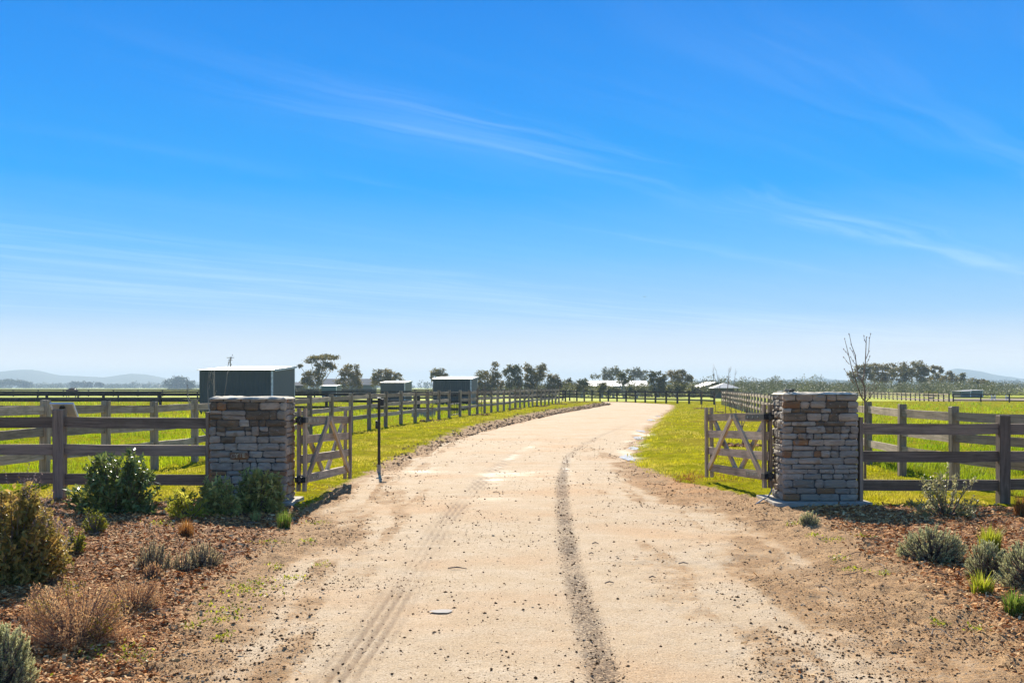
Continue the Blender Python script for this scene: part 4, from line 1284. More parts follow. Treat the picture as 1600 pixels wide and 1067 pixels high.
tree('gum_tree', 'dark rounded gum tree with a leaning white trunk behind the left fence', ZC,
     [(1085, 180, 55, 32), (1035, 220, 50, 45), (1110, 230, 55, 50), (1080, 280, 75, 50), (1040, 330, 35, 35), (1130, 320, 35, 45)], 210, EUCG, GT)
tree('gum_tree', 'tallest gum tree at the left of the driveway bend', ZC,
     [(1190, 185, 36, 30), (1230, 230, 60, 50), (1230, 300, 72, 70), (1310, 170, 40, 28), (1330, 215, 45, 42), (1290, 255, 50, 50), (1220, 345, 55, 35)], 205, EUC, GT)
tree('gum_tree', 'brownish gum tree at the end of the curving left fence', ZC,
     [(1385, 280, 35, 36), (1430, 275, 42, 42), (1415, 330, 65, 50), (1465, 325, 34, 45), (1400, 360, 50, 35)], 200, EUC, GT)
tree('gum_tree', 'small gum tree between the brownish tree and the round bush', ZC,
     [(1525, 305, 36, 26), (1550, 290, 14, 24), (1540, 340, 46, 45), (1505, 350, 34, 36)], 200, EUCG, GT)
GB = 'bushes and trees around the white roofed barn'
tree('round_bush', 'low dark rounded bush left of the white roofed barn', ZD, [(180, 258, 72, 50), (212, 232, 46, 30), (135, 290, 36, 36), (180, 300, 80, 32)], 180, BUSHM, GB, cat='bush')
tree('round_bush', 'small ball shaped bush in front of the white roofed barn', ZD, [(390, 283, 48, 40), (392, 310, 46, 28), (385, 262, 30, 22)], 178, BUSHM, GB, cat='bush')
tree('gum_tree', 'gum tree rising behind the left half of the white barn roof', ZD, [(310, 180, 36, 28), (440, 128, 52, 42), (520, 108, 44, 30), (490, 158, 90, 42), (400, 180, 40, 34), (470, 200, 55, 28), (560, 140, 40, 35)], 330, EUCG, GB, n_per=16)
tree('gum_tree', 'gum tree rising behind the right half of the white barn roof', ZD, [(670, 128, 42, 30), (740, 118, 38, 28), (795, 130, 46, 32), (770, 178, 75, 42), (715, 158, 55, 36), (800, 218, 40, 28), (690, 190, 40, 30)], 330, EUCG, GB, n_per=16)
tree('gum_tree', 'round headed small tree on a bare trunk before the white barn roof', ZD, [(610, 195, 62, 42), (610, 232, 58, 26), (590, 170, 34, 22)], 185, BUSHM, GB, base_px=975)
tree('gum_tree', 'dense dark tree at the right end of the white barn roof', ZD, [(900, 150, 48, 34), (960, 185, 72, 60), (970, 250, 64, 60), (880, 200, 36, 45), (920, 290, 55, 42), (985, 300, 40, 40)], 190, BUSHM, GB)
tree('gum_tree', 'broad gum tree left of the gable roofed barn', ZD, [(1070, 150, 46, 32), (1150, 158, 60, 42), (1200, 140, 36, 28), (1240, 190, 44, 36), (1130, 210, 80, 42), (1280, 200, 18, 42), (1200, 230, 65, 36)], 235, EUC, GB)
tree('round_bush', 'wide low bush under the broad gum tree near gable roofed barn', ZD, [(1120, 290, 62, 42), (1180, 300, 55, 42), (1060, 305, 28, 36), (1140, 320, 90, 28)], 182, BUSHM, GB, cat='bush')
tree('round_bush', 'small bush touching the left end of the gable roofed barn', ZD, [(1300, 290, 45, 34), (1340, 312, 28, 30), (1290, 320, 50, 24)], 190, BUSHM, GB, cat='bush')
tree('round_bush', 'ragged low shrub between the ball shaped bush and round headed tree', ZD, [(500, 312, 55, 30), (470, 325, 40, 22), (545, 322, 40, 24)], 182, EUCG, GB, cat='bush')
tree('round_bush', 'ragged low shrub right of the round headed tree, below barn wall', ZD, [(720, 312, 70, 26), (670, 322, 40, 22), (790, 318, 50, 26)], 183, EUCG, GB, cat='bush')
GG = 'tall gum trees behind the olive grove'
tree('gum_tree', 'leftmost gum tree of the tall grove, right behind the bare sapling', ZE, [(80, 260, 62, 42), (130, 205, 52, 36), (200, 200, 62, 42), (105, 310, 75, 36), (190, 270, 70, 50)], 285, EUC, GG)
tree('gum_tree', 'brown tinged gum tree with an even top in the tall grove', ZE, [(290, 190, 72, 42), (300, 260, 85, 55), (400, 198, 72, 42), (390, 270, 75, 46), (340, 310, 80, 30)], 290, EUC, GG)
tree('gum_tree', 'gum tree with a small raised crown in the middle of the tall grove', ZE, [(520, 178, 45, 30), (480, 230, 82, 52), (560, 230, 55, 44), (530, 290, 75, 42)], 283, EUC, GG)
tree('gum_tree', 'tallest gum tree of the grove behind the olives', ZE, [(640, 168, 55, 34), (692, 198, 52, 42), (640, 240, 85, 52), (700, 280, 65, 44), (722, 230, 44, 42)], 278, EUC, GG)
tree('gum_tree', 'thin see-through gum tree right of the tallest one', ZE, [(795, 192, 36, 13), (850, 200, 36, 14), (780, 225, 20, 12), (870, 230, 20, 16), (830, 262, 40, 22), (800, 305, 62, 32)], 288, EUC, GG)
tree('gum_tree', 'lower spreading gum tree at the right end of the tall grove', ZE, [(940, 262, 46, 34), (905, 300, 64, 34), (975, 300, 30, 30)], 280, EUC, GG)
tree('gum_tree', 'small dark gum tree standing alone past the grove under the pale hill', ZE, [(1040, 280, 42, 34), (1030, 318, 44, 32), (1055, 262, 22, 14)], 282, EUCG, GG)
tree('round_bush', 'pair of low bushes before the pale right hill', ZE, [(1150, 318, 55, 30), (1195, 328, 30, 22), (1245, 325, 45, 26), (1310, 342, 24, 12)], 275, EUC, GG, cat='bush')
tree('round_bush', 'bright yellow green bush behind the far sunlit rails', (1380, 560, 7.27), [(530, 395, 40, 24), (570, 395, 30, 22), (500, 410, 24, 16), (545, 415, 60, 20)], 172, YELB, None, cat='bush')
GL = 'hazy trees beyond the left paddocks'
tree('spreading_tree', 'big round hazy tree far left of the largest green shelter', (0, 540, 3.9975), [(1110, 215, 60, 26), (1070, 235, 42, 30), (1150, 240, 50, 30), (1190, 232, 26, 22), (1120, 255, 90, 20), (1200, 255, 18, 16)], 1100, FARM, GL, n_per=26, size=1.4, depth_k=0.9)
for i, (cx, cy, rx, ry, lb) in enumerate(((18, 598, 24, 6, 'wide low hazy clump of trees at the far left edge'), (38, 600, 10, 5, 'small hazy tree next to the clump at the far left edge'),
        (116, 600, 5, 5, 'small round hazy tree just right of the grazing horse'), (130, 600, 5, 4.5, 'second hazy tree right of the grazing horse'), (139, 600.5, 5, 4.5, 'third hazy tree right of the grazing horse'), (155, 601, 5, 4, 'fourth hazy tree right of the grazing horse'))):
    tree('spreading_tree', lb, (0, 0, 1.0), [(cx, cy - ry * 0.3, rx, ry * 0.6), (cx - rx * 0.5, cy + ry * .2, rx * .6, ry * 0.6), (cx + rx * .5, cy + ry * .2, rx * .6, ry * .6)], 1450, FARM, GL, n_per=34, size=1.9)

def mass(name, mat, n, X0, X1, Y0, Y1, H, wr, leaf, per, base=-0.06):
    """a far mass of trees that nobody could count: one object"""
    x = rng.uniform(X0, X1, n); y = rng.uniform(Y0, Y1, n)
    h = rng.uniform(H[0], H[1], n) * (0.8 + 0.4 * fbm(x * 0.02, y * 0.02, 7, 2))
    w = rng.uniform(wr[0], wr[1], n)
    u = rng.normal(size=(n, per, 3)); u /= np.linalg.norm(u, axis=2, keepdims=True)
    r = rng.uniform(0.3, 1, (n, per, 1)) ** 0.5
    P = u * r * np.stack([w, w, h * 0.52], -1)[:, None, :] + np.stack([x, y, base + h * 0.5], -1)[:, None, :]
    P[:, :, 2] = np.maximum(P[:, :, 2], base + 0.1)
    T = np.clip(rng.uniform(0.1, 0.8, (n, 1)) + rng.uniform(-0.2, 0.2, (n, per)), 0, 1).ravel()
    P = P.reshape(-1, 3)
    D = rng.normal(size=P.shape)
    L = leaf * rng.uniform(0.7, 1.4, len(P))
    V, F = leaves(P, D, L, L * 0.6, rng.uniform(-1.5, 1.5, len(P)))
    return tag(put(name, np_mesh(name, V, F, np.repeat(T, 4)), mat), kind='stuff')
tag(mass('olive_grove', OLIVE, 460, 36, 140, 206, 275, (2.1, 3.0), (1.2, 1.8), 0.25, 190), 'silver green olive grove in rows behind the right paddock', 'grove')
tag(mass('undergrowth', EUCG, 90, 9, 40, 186, 205, (1.5, 2.6), (1.0, 1.8), 0.3, 110), 'dark scrubby undergrowth behind the fence at the driveway bend', 'undergrowth')
tag(mass('undergrowth', EUCG, 60, -8, 14, 215, 228, (1.2, 2.4), (1.0, 1.8), 0.3, 100), 'scrubby undergrowth below the gum trees left of the bend', 'undergrowth')
tag(mass('undergrowth', EUCG, 50, -48, -30, 222, 236, (1.2, 2.2), (1.0, 1.8), 0.3, 90), 'scrubby undergrowth below the flat topped gum tree', 'undergrowth')
tag(mass('pine_grove', EUCG, 46, 46, 78, 276, 292, (3.2, 4.4), (1.0, 1.6), 0.3, 140), 'darker treetops rising just behind the left part of olive grove', 'grove')
tag(mass('treeline', FARM, 860, -1600, -200, 1560, 1900, (4.5, 9.5), (4, 9), 1.8, 60), 'far hazy line of trees behind the left paddocks', 'treeline')
tag(mass('treeline', FARM, 220, -220, 200, 1100, 1400, (4.5, 9.5), (4, 8), 1.5, 60), 'far hazy line of trees between the sheds in the middle', 'treeline')
tag(mass('treeline', FARM, 900, 190, 1150, 1750, 2050, (10, 14.5), (7, 14), 2.4, 60), 'far blue line of woods beyond the olive grove', 'treeline')

# ------------------------------------------------------------------ bare saplings
def sapling(name, label, base, H, forks, seed, r0=0.02, group=None, lean=0.0, ring=False, fork_at=0.5, sub=5, mat=TWIGM, spread=1.0):
    R = random.Random(seed)
    z = hz(base[0], base[1])
    root = tag(empty(name, (base[0], base[1], z)), label, 'sapling', group)
    mt = MB()
    tp = Vector((lean, 0, H * fork_at))
    mt.tube([(0, 0, -0.05), (lean * 0.4, 0, H * fork_at * 0.5), tp], [r0, r0 * 0.85, r0 * 0.75], 6)
    mt.build('trunk', mat, root)
    mbr = MB()
    for i in range(forks):
        a = 2 * math.pi * (i + R.uniform(-.3, .3)) / forks
        f0 = R.uniform(0.62, 1.0)
        st = Vector((lean * f0, 0, H * fork_at * f0))
        L = (H - st.z) * R.uniform(0.75, 1.0)
        out = R.uniform(0.15, 0.40) * L * spread
        e1 = st + Vector((math.cos(a) * out * 0.75, math.sin(a) * out * 0.75, L * 0.35))
        e2 = st + Vector((math.cos(a) * out * 1.0, math.sin(a) * out * 1.0, L * 0.7))
        e3 = st + Vector((math.cos(a) * out * 1.08 + R.uniform(-.05, .05), math.sin(a) * out * 1.08, L))
        mbr.tube([st, e1, e2, e3], [r0 * 0.55, r0 * 0.42, r0 * 0.3, r0 * 0.14], 5)
        for k in range(sub):
            t = R.uniform(0.25, 0.95)
            q = e1.lerp(e3, t)
            b = a + R.uniform(-1.6, 1.6)
            ln = R.uniform(0.12, 0.3) * L * 0.7
            e = q + Vector((math.cos(b) * ln * 0.45, math.sin(b) * ln * 0.45, ln))
            mbr.tube([q, q.lerp(e, 0.5) + Vector((math.cos(b), math.sin(b), 0)) * ln * 0.08, e], [r0 * 0.22, r0 * 0.17, r0 * 0.08], 4)
            for w_ in (0.4, 0.7, 1.0):
                mbr.box(q.lerp(e, w_), (r0 * 0.5, r0 * 0.5, r0 * 0.9))
    mbr.build('branch', mat, root)
    if ring:
        n = 90
        aa = rng.uniform(0, 6.28, n); rr = np.sqrt(rng.uniform(0, 1, n)) * 0.55
        T = np.stack([rr * np.cos(aa), rr * np.sin(aa), np.full(n, 0.03)], -1)
        Rm = np.einsum('nij,njk->nik', rotz(rng.uniform(0, 6.28, n)), roty(rng.uniform(-.5, .5, n)))
        V, F = scatter(OCT_V, OCT_F, T, Rm, np.stack([rng.uniform(.05, .12, n), rng.uniform(.03, .07, n), rng.uniform(.02, .05, n)], -1))
        rg = put('soil_ring', np_mesh('soil_ring', V, F, np.repeat(rng.uniform(0, 1, n), 6)), MULCHM, root)
        rg['kind'] = 'stuff'
    return root
OCT_V = np.array([(1, 0, 0), (-1, 0, 0), (0, 1, 0), (0, -1, 0), (0, 0, 1), (0, 0, -1.0)])
OCT_F = np.array([(0, 2, 4), (2, 1, 4), (1, 3, 4), (3, 0, 4), (2, 0, 5), (1, 2, 5), (3, 1, 5), (0, 3, 5)])

def chipmat(name, stops, rough=0.85):
    m, n, b, o = new_mat(name)
    t = n.n('ShaderNodeAttribute', attribute_name='tint').outputs['Fac']
    setin(n, b, Base_Color=n.ramp(t, stops), Roughness=rough)
    b.inputs['Specular IOR Level'].default_value = 0.08
    return m
MULCHM = chipmat('mulch_chip', [(0.0, (0.108, 0.043, 0.014)), (0.3, (0.324, 0.122, 0.035)), (0.6, (0.518, 0.224, 0.070)), (0.85, (0.670, 0.367, 0.140)), (1.0, (0.778, 0.551, 0.279))])
STONEM = chipmat('pebble', [(0.0, (0.065, 0.030, 0.010)), (0.35, (0.20, 0.10, 0.036)), (0.7, (0.40, 0.23, 0.105)), (1.0, (0.62, 0.46, 0.28))])

def slender_sapling(Y, ox, oy, sc):
    bx = xat(1351.5, Y); z = hz(bx, Y)
    root = tag(empty('bare_sapling', (bx, Y, z)), 'tall slender bare sapling with upright branches beside the pillar on a slab', 'sapling', 'bare young trees')
    o3 = Vector((bx, Y, z)); R = random.Random(5)
    def line(pts, r0, r1, dep, mb_):
        n = len(pts)
        P = [at(ox + a / sc, oy + b / sc, Y + dep * i / (n - 1)) - o3 for i, (a, b) in enumerate(pts)]
        mb_.tube(P, [r0 + (r1 - r0) * i / (n - 1) for i in range(n)], 6)
        if r1 < 0.006:
            for q in P[1:]:
                mb_.box(q + Vector((R.uniform(-.008, .008), 0, R.uniform(-.02, .02))), (0.012, 0.012, 0.022))
    mt = MB()
    mt.tube([(0, 0, -0.05), (0.005, 0, 0.7), at(ox + 425 / sc, oy + 1000 / sc, Y) - o3], [0.024, 0.021, 0.019], 7)
    line([(425, 1010), (420, 960), (418, 850), (420, 770), (385, 700)], 0.019, 0.014, 0.03, mt)
    mt.build('trunk', TWIGM, root)
    for pts, r0, r1, dep in (([(385, 702), (410, 640), (420, 540), (430, 420), (438, 200), (440, 140)], 0.013, 0.005, 0.05),
            ([(420, 960), (375, 900), (330, 780), (260, 560), (210, 350), (165, 170)], 0.013, 0.004, -0.25), ([(385, 700), (340, 640), (310, 480), (300, 370), (250, 240), (220, 90)], 0.011, 0.004, 0.25),
            ([(434, 420), (470, 330), (480, 160), (495, 100)], 0.007, 0.003, 0.12), ([(428, 970), (480, 920), (560, 800), (640, 660)], 0.009, 0.003, -0.2), ([(300, 760), (240, 680), (200, 610), (160, 550)], 0.006, 0.003, -0.35),
            ([(225, 485), (190, 450), (150, 390)], 0.005, 0.003, -0.1), ([(205, 352), (175, 325), (150, 290)], 0.004, 0.003, -0.1), ([(436, 205), (415, 165), (405, 110)], 0.004, 0.003, 0.1), ([(308, 495), (270, 450), (245, 400)], 0.005, 0.003, 0.2),
            ([(440, 470), (470, 430), (490, 370)], 0.004, 0.003, -0.1), ([(305, 435), (270, 335), (235, 285)], 0.005, 0.003, 0.1), ([(450, 940), (470, 885), (520, 800), (545, 740)], 0.006, 0.003, 0.3), ([(430, 880), (465, 800), (540, 715)], 0.006, 0.003, 0.4),
            ([(400, 720), (390, 820), (395, 1000), (392, 1100)], 0.004, 0.004, 0.02)):
        mbr = MB(); line(pts, r0, r1, dep, mbr); mbr.build('branch', TWIGM, root)
slender_sapling(19.6, 1300, 510, 8.21)
sapling('bare_sapling', 'bare vase shaped sapling behind the left end of the lettered pillar', (xat(330, 20.5), 20.5), 2.15, 5, 33, 0.02, 'bare young trees', fork_at=0.45, sub=3, mat=GUMBARK)
for i, (px, py, H, lb) in enumerate(((675.6, 663.8, 1.5, 'bare sapling in a soil ring nearest the gate on the left verge'), (752.8, 653.4, 1.6, 'bare sapling in a soil ring, second along the left verge'),
        (807.5, 645, 1.7, 'bare sapling in a soil ring, third along the left verge'), (845.6, 639.4, 1.8, 'bare sapling in a soil ring, fourth along the left verge'),
        (877, 636, 1.8, 'bare sapling at the last post of the curving left fence'), (897, 632.8, 2.0, 'bare sapling on the grass inside the driveway bend, left of two'), (913, 632, 2.0, 'bare sapling on the grass inside the driveway bend, right of two'),
        (1096.5, 640, 2.2, 'bare sapling in a soil ring farthest along the right lawn'), (1118, 646, 2.1, 'bare sapling on the right lawn before the white pyramid roof'),
        (1133.8, 664.5, 2.6, 'tall bare sapling on the right lawn, seen above the open gate'), (1161, 700, 1.3, 'short bare sapling in brown mulch seen through the right gate'))):
    g_ = gxy(px, py)
    sapling('bare_sapling', lb, g_, H, 4 + i % 2, 60 + i, 0.02 if i < 7 else 0.022, 'bare saplings along the grass verges', ring=True, lean=random.uniform(-.04, .04))

# ------------------------------------------------------------------ garden plants
L_DARK = leafmat('glossy_dark_leaves', (0.084, 0.128, 0.036), (0.181, 0.240, 0.060), (0.394, 0.423, 0.119), 0.30, 0.35, 0.5)
L_SAGE = leafmat('sage_leaves', (0.173, 0.202, 0.056), (0.388, 0.407, 0.117), (0.659, 0.620, 0.212), 0.38, 0.6)
L_YEL = leafmat('yellow_leaves', (0.215, 0.234, 0.022), (0.448, 0.432, 0.045), (0.741, 0.648, 0.120), 0.5, 0.5)
L_PURP = leafmat('salvia_leaves', (0.178, 0.155, 0.035), (0.389, 0.295, 0.077), (0.745, 0.477, 0.134), 0.40, 0.5)
L_FLOW = leafmat('dry_purple_flowers', (0.13, 0.095, 0.10), (0.22, 0.16, 0.15), (0.33, 0.25, 0.21), 0.4, 0.7)
L_SMALL = leafmat('box_leaves', (0.105, 0.127, 0.015), (0.252, 0.254, 0.022), (0.462, 0.390, 0.045), 0.45, 0.5)
L_LAV = leafmat('lavender_leaves', (0.256, 0.224, 0.117), (0.510, 0.430, 0.237), (0.800, 0.655, 0.366), 0.35, 0.7)
L_DRY = leafmat('dry_stalks', (0.346, 0.196, 0.095), (0.691, 0.405, 0.198), (0.800, 0.643, 0.302), 0.4, 0.8)
L_GOLD = leafmat('gold_leaves', (0.16, 0.13, 0.012), (0.33, 0.24, 0.02), (0.30, 0.28, 0.03), 0.5, 0.6)
L_CUSH = leafmat('cushion_leaves', (0.304, 0.312, 0.152), (0.576, 0.560, 0.294), (0.800, 0.800, 0.446), 0.32, 0.7)
L_TUFT = leafmat('tuft_blades', (0.063, 0.119, 0.014), (0.154, 0.224, 0.028), (0.294, 0.336, 0.063), 0.5, 0.5)
L_LIME = leafmat('lime_blades', (0.143, 0.182, 0.010), (0.312, 0.338, 0.019), (0.520, 0.494, 0.065), 0.55, 0.5)
L_RUST = leafmat('rusty_blades', (0.16, 0.065, 0.02), (0.32, 0.14, 0.035), (0.46, 0.27, 0.08), 0.5, 0.6)
L_SILV = leafmat('silver_leaves', (0.192, 0.190, 0.072), (0.435, 0.403, 0.176), (0.800, 0.717, 0.384), 0.35, 0.45)

def shrub(name, label, px0, px1, ytop, ybase, mat, nbr, nleaf, L, Wd, seed, group=None, dome=0.9, up=0.5, flowers=None, stemm=BARK, cat='shrub', stem_r=0.010, extra=None, low=0.05, depth_k=0.75, whorl=False):
    R = np.random.default_rng(seed)
    cx = (px0 + px1) / 2
    gx, gy = gxy(cx, ybase)
    gz = hz(gx, gy)
    # bed is raised: slide along the view ray onto the real ground
    gy2 = FPX * (CAMH - gz) / (ybase - HZ); gx = (cx - 800) / FPX * gy2; gy = gy2
    gz = hz(gx, gy)
    w = (px1 - px0) / FPX * gy / 2
    h = (ybase - ytop) / FPX * gy
    root = tag(empty(name, (gx, gy, gz)), label, cat, group)
    # branch tips over a dome
    a = R.uniform(0, 2 * np.pi, nbr); cz = R.uniform(low, 1, nbr)
    rr = np.sqrt(np.clip(1 - (cz * dome) ** 2, 0.02, 1)) * R.uniform(0.72, 1.03, nbr)
    tips = np.stack([np.cos(a) * rr * w, np.sin(a) * rr * w * depth_k, cz * h * R.uniform(0.85, 1.03, nbr)], -1)
    b0 = np.stack([R.normal(0, 0.06, nbr) * w, R.normal(0, 0.06, nbr) * w, np.zeros(nbr)], -1)
    mid = b0 * 0.5 + tips * 0.5 + np.stack([np.zeros(nbr), np.zeros(nbr), -0.10 * h * np.ones(nbr)], -1) * (rr[:, None] > 0.5)
    mbs = MB()
    for i in range(nbr):
        mbs.tube([b0[i] + np.array([0, 0, -0.02]), mid[i], tips[i]], [stem_r, stem_r * 0.7, stem_r * 0.25], 4, cap=False)
    mbs.build('stem', stemm, root)
    k = max(1, nleaf // nbr)
    t = R.uniform(0.18, 1.02, (nbr, k)) ** 0.45
    if whorl: t = np.round(t * 9) / 9 + R.uniform(-0.01, 0.01, (nbr, k))
    P = (1 - t)[..., None] ** 2 * b0[:, None] + (2 * t * (1 - t))[..., None] * mid[:, None] + (t ** 2)[..., None] * tips[:, None]
    P = P + R.normal(0, 0.035, P.shape) * np.array([w, w, h])
    ax = (tips - mid)[:, None, :].repeat(k, 1)
    ax = ax / (np.linalg.norm(ax, axis=2, keepdims=True) + 1e-6)
    D = R.normal(size=P.shape) * 0.9 + ax * up * 1.5 + np.array([0, 0, 0.25])
    T = np.clip(R.uniform(0.15, 0.75, (nbr, 1)) + R.uniform(-.25, .25, (nbr, k)), 0, 1)
    P = P.reshape(-1, 3); D = D.reshape(-1, 3); T = T.ravel()
    P[:, 2] = np.maximum(P[:, 2], 0.012)
    Ls = L * R.uniform(0.6, 1.3, len(P))
    V, F = leaves(P, D, Ls, Ls * Wd, R.uniform(-1, 1, len(P)))
    put('foliage', np_mesh('foliage', V, F, np.repeat(T, 4)), mat, root)
    if flowers:
        fm, nf, fl = flowers
        sel = R.choice(nbr, nf)
        Pf, Df = [], []
        for s_ in sel:
            if tips[s_][2] < 0.3 * h: continue
            d = tips[s_] - mid[s_]; d = d / np.linalg.norm(d) + np.array([0, 0, 0.6]) + R.normal(0, 0.25, 3); d /= np.linalg.norm(d)
            ln = fl * R.uniform(0.6, 1.3)
            for q in np.linspace(0, 1, 16):
                Pf.append(tips[s_] + d * ln * q); Df.append(d * 0.6 + R.normal(0, 0.7, 3))
        Pf = np.array(Pf); Df = np.array(Df)
        V, F = leaves(Pf, Df, np.full(len(Pf), 0.020), np.full(len(Pf), 0.011))
        put('flower_spike', np_mesh('flower_spike', V, F, np.repeat(R.uniform(0, 1, len(Pf)), 4)), fm, root)
    if extra:
        em, ne, el_ = extra
        cs = R.choice(nbr, 5)
        P = (tips[cs][:, None, :] * 0.92 + R.normal(0, 0.10, (5, ne // 5, 3)) * np.array([w, w, h])).reshape(-1, 3)
        P[:, 2] = np.maximum(P[:, 2], 0.02)
        V, F = leaves(P, R.normal(size=P.shape) + np.array([0, 0, .5]), el_ * R.uniform(.6, 1.3, len(P)), el_ * 0.5 * np.ones(len(P)))
        put('new_growth', np_mesh('new_growth', V, F, np.repeat(R.uniform(0, 1, len(P)), 4)), L_GOLD, root)['kind'] = 'stuff'
    return root

BLADE_V = np.array([(0, -0.5, 0), (0, 0.5, 0), (0.10, 0.42, 0.35), (0.10, -0.42, 0.35), (0.34, 0.30, 0.72), (0.34, -0.30, 0.72), (0.72, 0, 1.0)])
BLADE_Q = np.array([(0, 1, 2, 3), (3, 2, 4, 5), (5, 4, 6, 6)])
def tuft(name, label, px0, px1, ytop, ybase, mat, n, bw, seed, group=None, cat='grass tuft', spread=0.5, stiff=1.0):
    R = np.random.default_rng(seed)
    cx = (px0 + px1) / 2
    gx, gy = gxy(cx, ybase)
    gz = hz(gx, gy)
    gy = FPX * (CAMH - gz) / (ybase - HZ); gx = (cx - 800) / FPX * gy; gz = hz(gx, gy)
    w = (px1 - px0) / FPX * gy / 2; h = (ybase - ytop) / FPX * gy
    root = tag(empty(name, (gx, gy, gz)), label, cat, group)
    a = R.uniform(0, 2 * np.pi, n)
    r = np.sqrt(R.uniform(0, 1, n)) * w * spread
    T = np.stack([np.cos(a) * r, np.sin(a) * r, np.full(n, -0.01)], -1)
    ln = h * R.uniform(0.45, 1.08, n) * (1 - 0.25 * r / (w * spread))
    bend = R.uniform(0.2, 1.2, n) * (w / h) * stiff
    V0 = BLADE_V
    aa = a + R.normal(0, 0.5, n)
    Rm = rotz(aa)
    Sc = np.stack([bend * ln, np.full(n, bw) * R.uniform(.7, 1.3, n), ln], -1)
    V, F = scatter(V0, np.array([(0, 1, 2, 3), (3, 2, 4, 5)]), T, Rm, Sc)
    F3 = (np.arange(n) * 7)[:, None] + np.array([[5, 4, 6]])
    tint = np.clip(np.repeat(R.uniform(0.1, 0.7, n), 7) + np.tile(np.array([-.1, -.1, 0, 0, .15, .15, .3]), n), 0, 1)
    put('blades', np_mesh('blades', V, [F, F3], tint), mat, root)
    m_ = n // 4
    V, F = scatter(V0, np.array([(0, 1, 2, 3), (3, 2, 4, 5)]), T[:m_] * 0.8, rotz(aa[:m_] + 1.0), Sc[:m_] * np.array([0.8, 1, 0.5]))
    F3 = (np.arange(m_) * 7)[:, None] + np.array([[5, 4, 6]])
    put('dead_blades', np_mesh('dead_blades', V, [F, F3], np.repeat(R.uniform(0, 1, m_), 7)), L_DRY, root)
    return root

def cushion(name, label, px0, px1, ytop, ybase, mat, nsp, seed, group=None, cat='shrub', spike=0.16, fuzz=46, needle=0.022, spread_up=0.55, depth_k=0.8, dry=None):
    """low mound made of many upright furry shoots"""
    R = np.random.default_rng(seed)
    cx = (px0 + px1) / 2
    gx, gy = gxy(cx, ybase)
    gz = hz(gx, gy)
    gy = FPX * (CAMH - gz) / (ybase - HZ); gx = (cx - 800) / FPX * gy
    w = (px1 - px0) / FPX * gy / 2; h = (ybase - ytop) / FPX * gy
    gy += w * depth_k * 0.8; gx *= gy / (gy - w * depth_k * 0.8); gz = hz(gx, gy)
    root = tag(empty(name, (gx, gy, gz)), label, cat, group)
    a = R.uniform(0, 2 * np.pi, nsp); cz = R.uniform(0, 1, nsp)
    rr = np.sqrt(1 - cz ** 2)
    tips = np.stack([np.cos(a) * rr * w, np.sin(a) * rr * w * depth_k, cz * h * 0.92 + 0.03], -1) * R.uniform(0.86, 1.06, (nsp, 1))
    d = tips / np.linalg.norm(tips, axis=1, keepdims=True) + np.array([0, 0, spread_up]) + R.normal(0, 0.18, (nsp, 3))
    d /= np.linalg.norm(d, axis=1, keepdims=True)
    ln = spike * R.uniform(0.7, 1.3, nsp)
    st = tips - d * ln[:, None]
    mbs = MB()
    for i in range(nsp):
        mbs.tube([st[i] * 0.15 + np.array([0, 0, 0.0]), st[i], tips[i] - d[i] * ln[i] * 0.1], [0.006, 0.005, 0.002], 4, cap=False)
    mbs.build('stem', BARK, root)
    t = R.uniform(0, 1, (nsp, fuzz))
    P = st[:, None] + d[:, None] * (ln[:, None] * t)[..., None]
    q = R.normal(size=P.shape); q -= (q * d[:, None]).sum(-1, keepdims=True) * d[:, None]; q /= np.linalg.norm(q, axis=-1, keepdims=True)
    D = q * (1.0 - 0.55 * t)[..., None] + d[:, None] * (0.5 + 0.7 * t)[..., None]
    P = P.reshape(-1, 3); D = D.reshape(-1, 3)
    P[:, 2] = np.maximum(P[:, 2], 0.01)
    Ls = needle * R.uniform(0.7, 1.4, len(P)) * (1.25 - 0.45 * t.ravel())
    V, F = leaves(P, D, Ls, Ls * 0.36, R.uniform(-1, 1, len(P)))
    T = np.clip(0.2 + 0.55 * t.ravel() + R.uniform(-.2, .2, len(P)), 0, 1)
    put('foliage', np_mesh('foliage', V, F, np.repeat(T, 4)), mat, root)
    return root

# left bed
shrub('salvia_bush', 'big straggly bush with dry purple flower spikes at the left edge', -80, 112, 762, 905, L_PURP, 190, 11000, 0.058, 0.46, 101, up=0.15, flowers=(L_FLOW, 110, 0.16), cat='bush', extra=(L_GOLD, 200, 0.03), dome=0.95)
shrub('leafy_shrub', 'large glossy dark green shrub in front of the left fence rails', 112, 252, 700, 800, L_DARK, 120, 4600, 0.090, 0.40, 311, dome=0.93, up=0.2, cat='bush', stem_r=0.012, low=0.02)
shrub('leafy_shrub', 'rounded sage green shrub against the lettered pillar, the taller of two', 366, 446, 730, 800, L_SAGE, 120, 4200, 0.075, 0.40, 103, 'sage green shrubs by the pillar', dome=0.85, up=0.2, cat='bush')
shrub('leafy_shrub', 'rounded sage green shrub left of the taller one at the lettered pillar', 306, 376, 744, 802, L_SAGE, 90, 3200, 0.07, 0.42, 104, 'sage green shrubs by the pillar', dome=0.85, up=0.2, cat='bush')
shrub('leafy_shrub', 'bright yellow green leafy plant between the dark shrub and sage shrubs', 262, 328, 764, 808, L_YEL, 40, 900, 0.065, 0.36, 105, dome=0.85, up=0.6)
shrub('leafy_shrub', 'small dark leafy sprig just behind the bright yellow green plant', 262, 292, 757, 790, L_DARK, 14, 260, 0.06, 0.4, 106, up=0.7)
shrub('box_bush', 'small round yellow green bush below the large dark shrub', 128, 168, 795, 833, L_SMALL, 44, 1100, 0.03, 0.45, 107, 'two small yellow green bushes', dome=0.75, up=0.6)
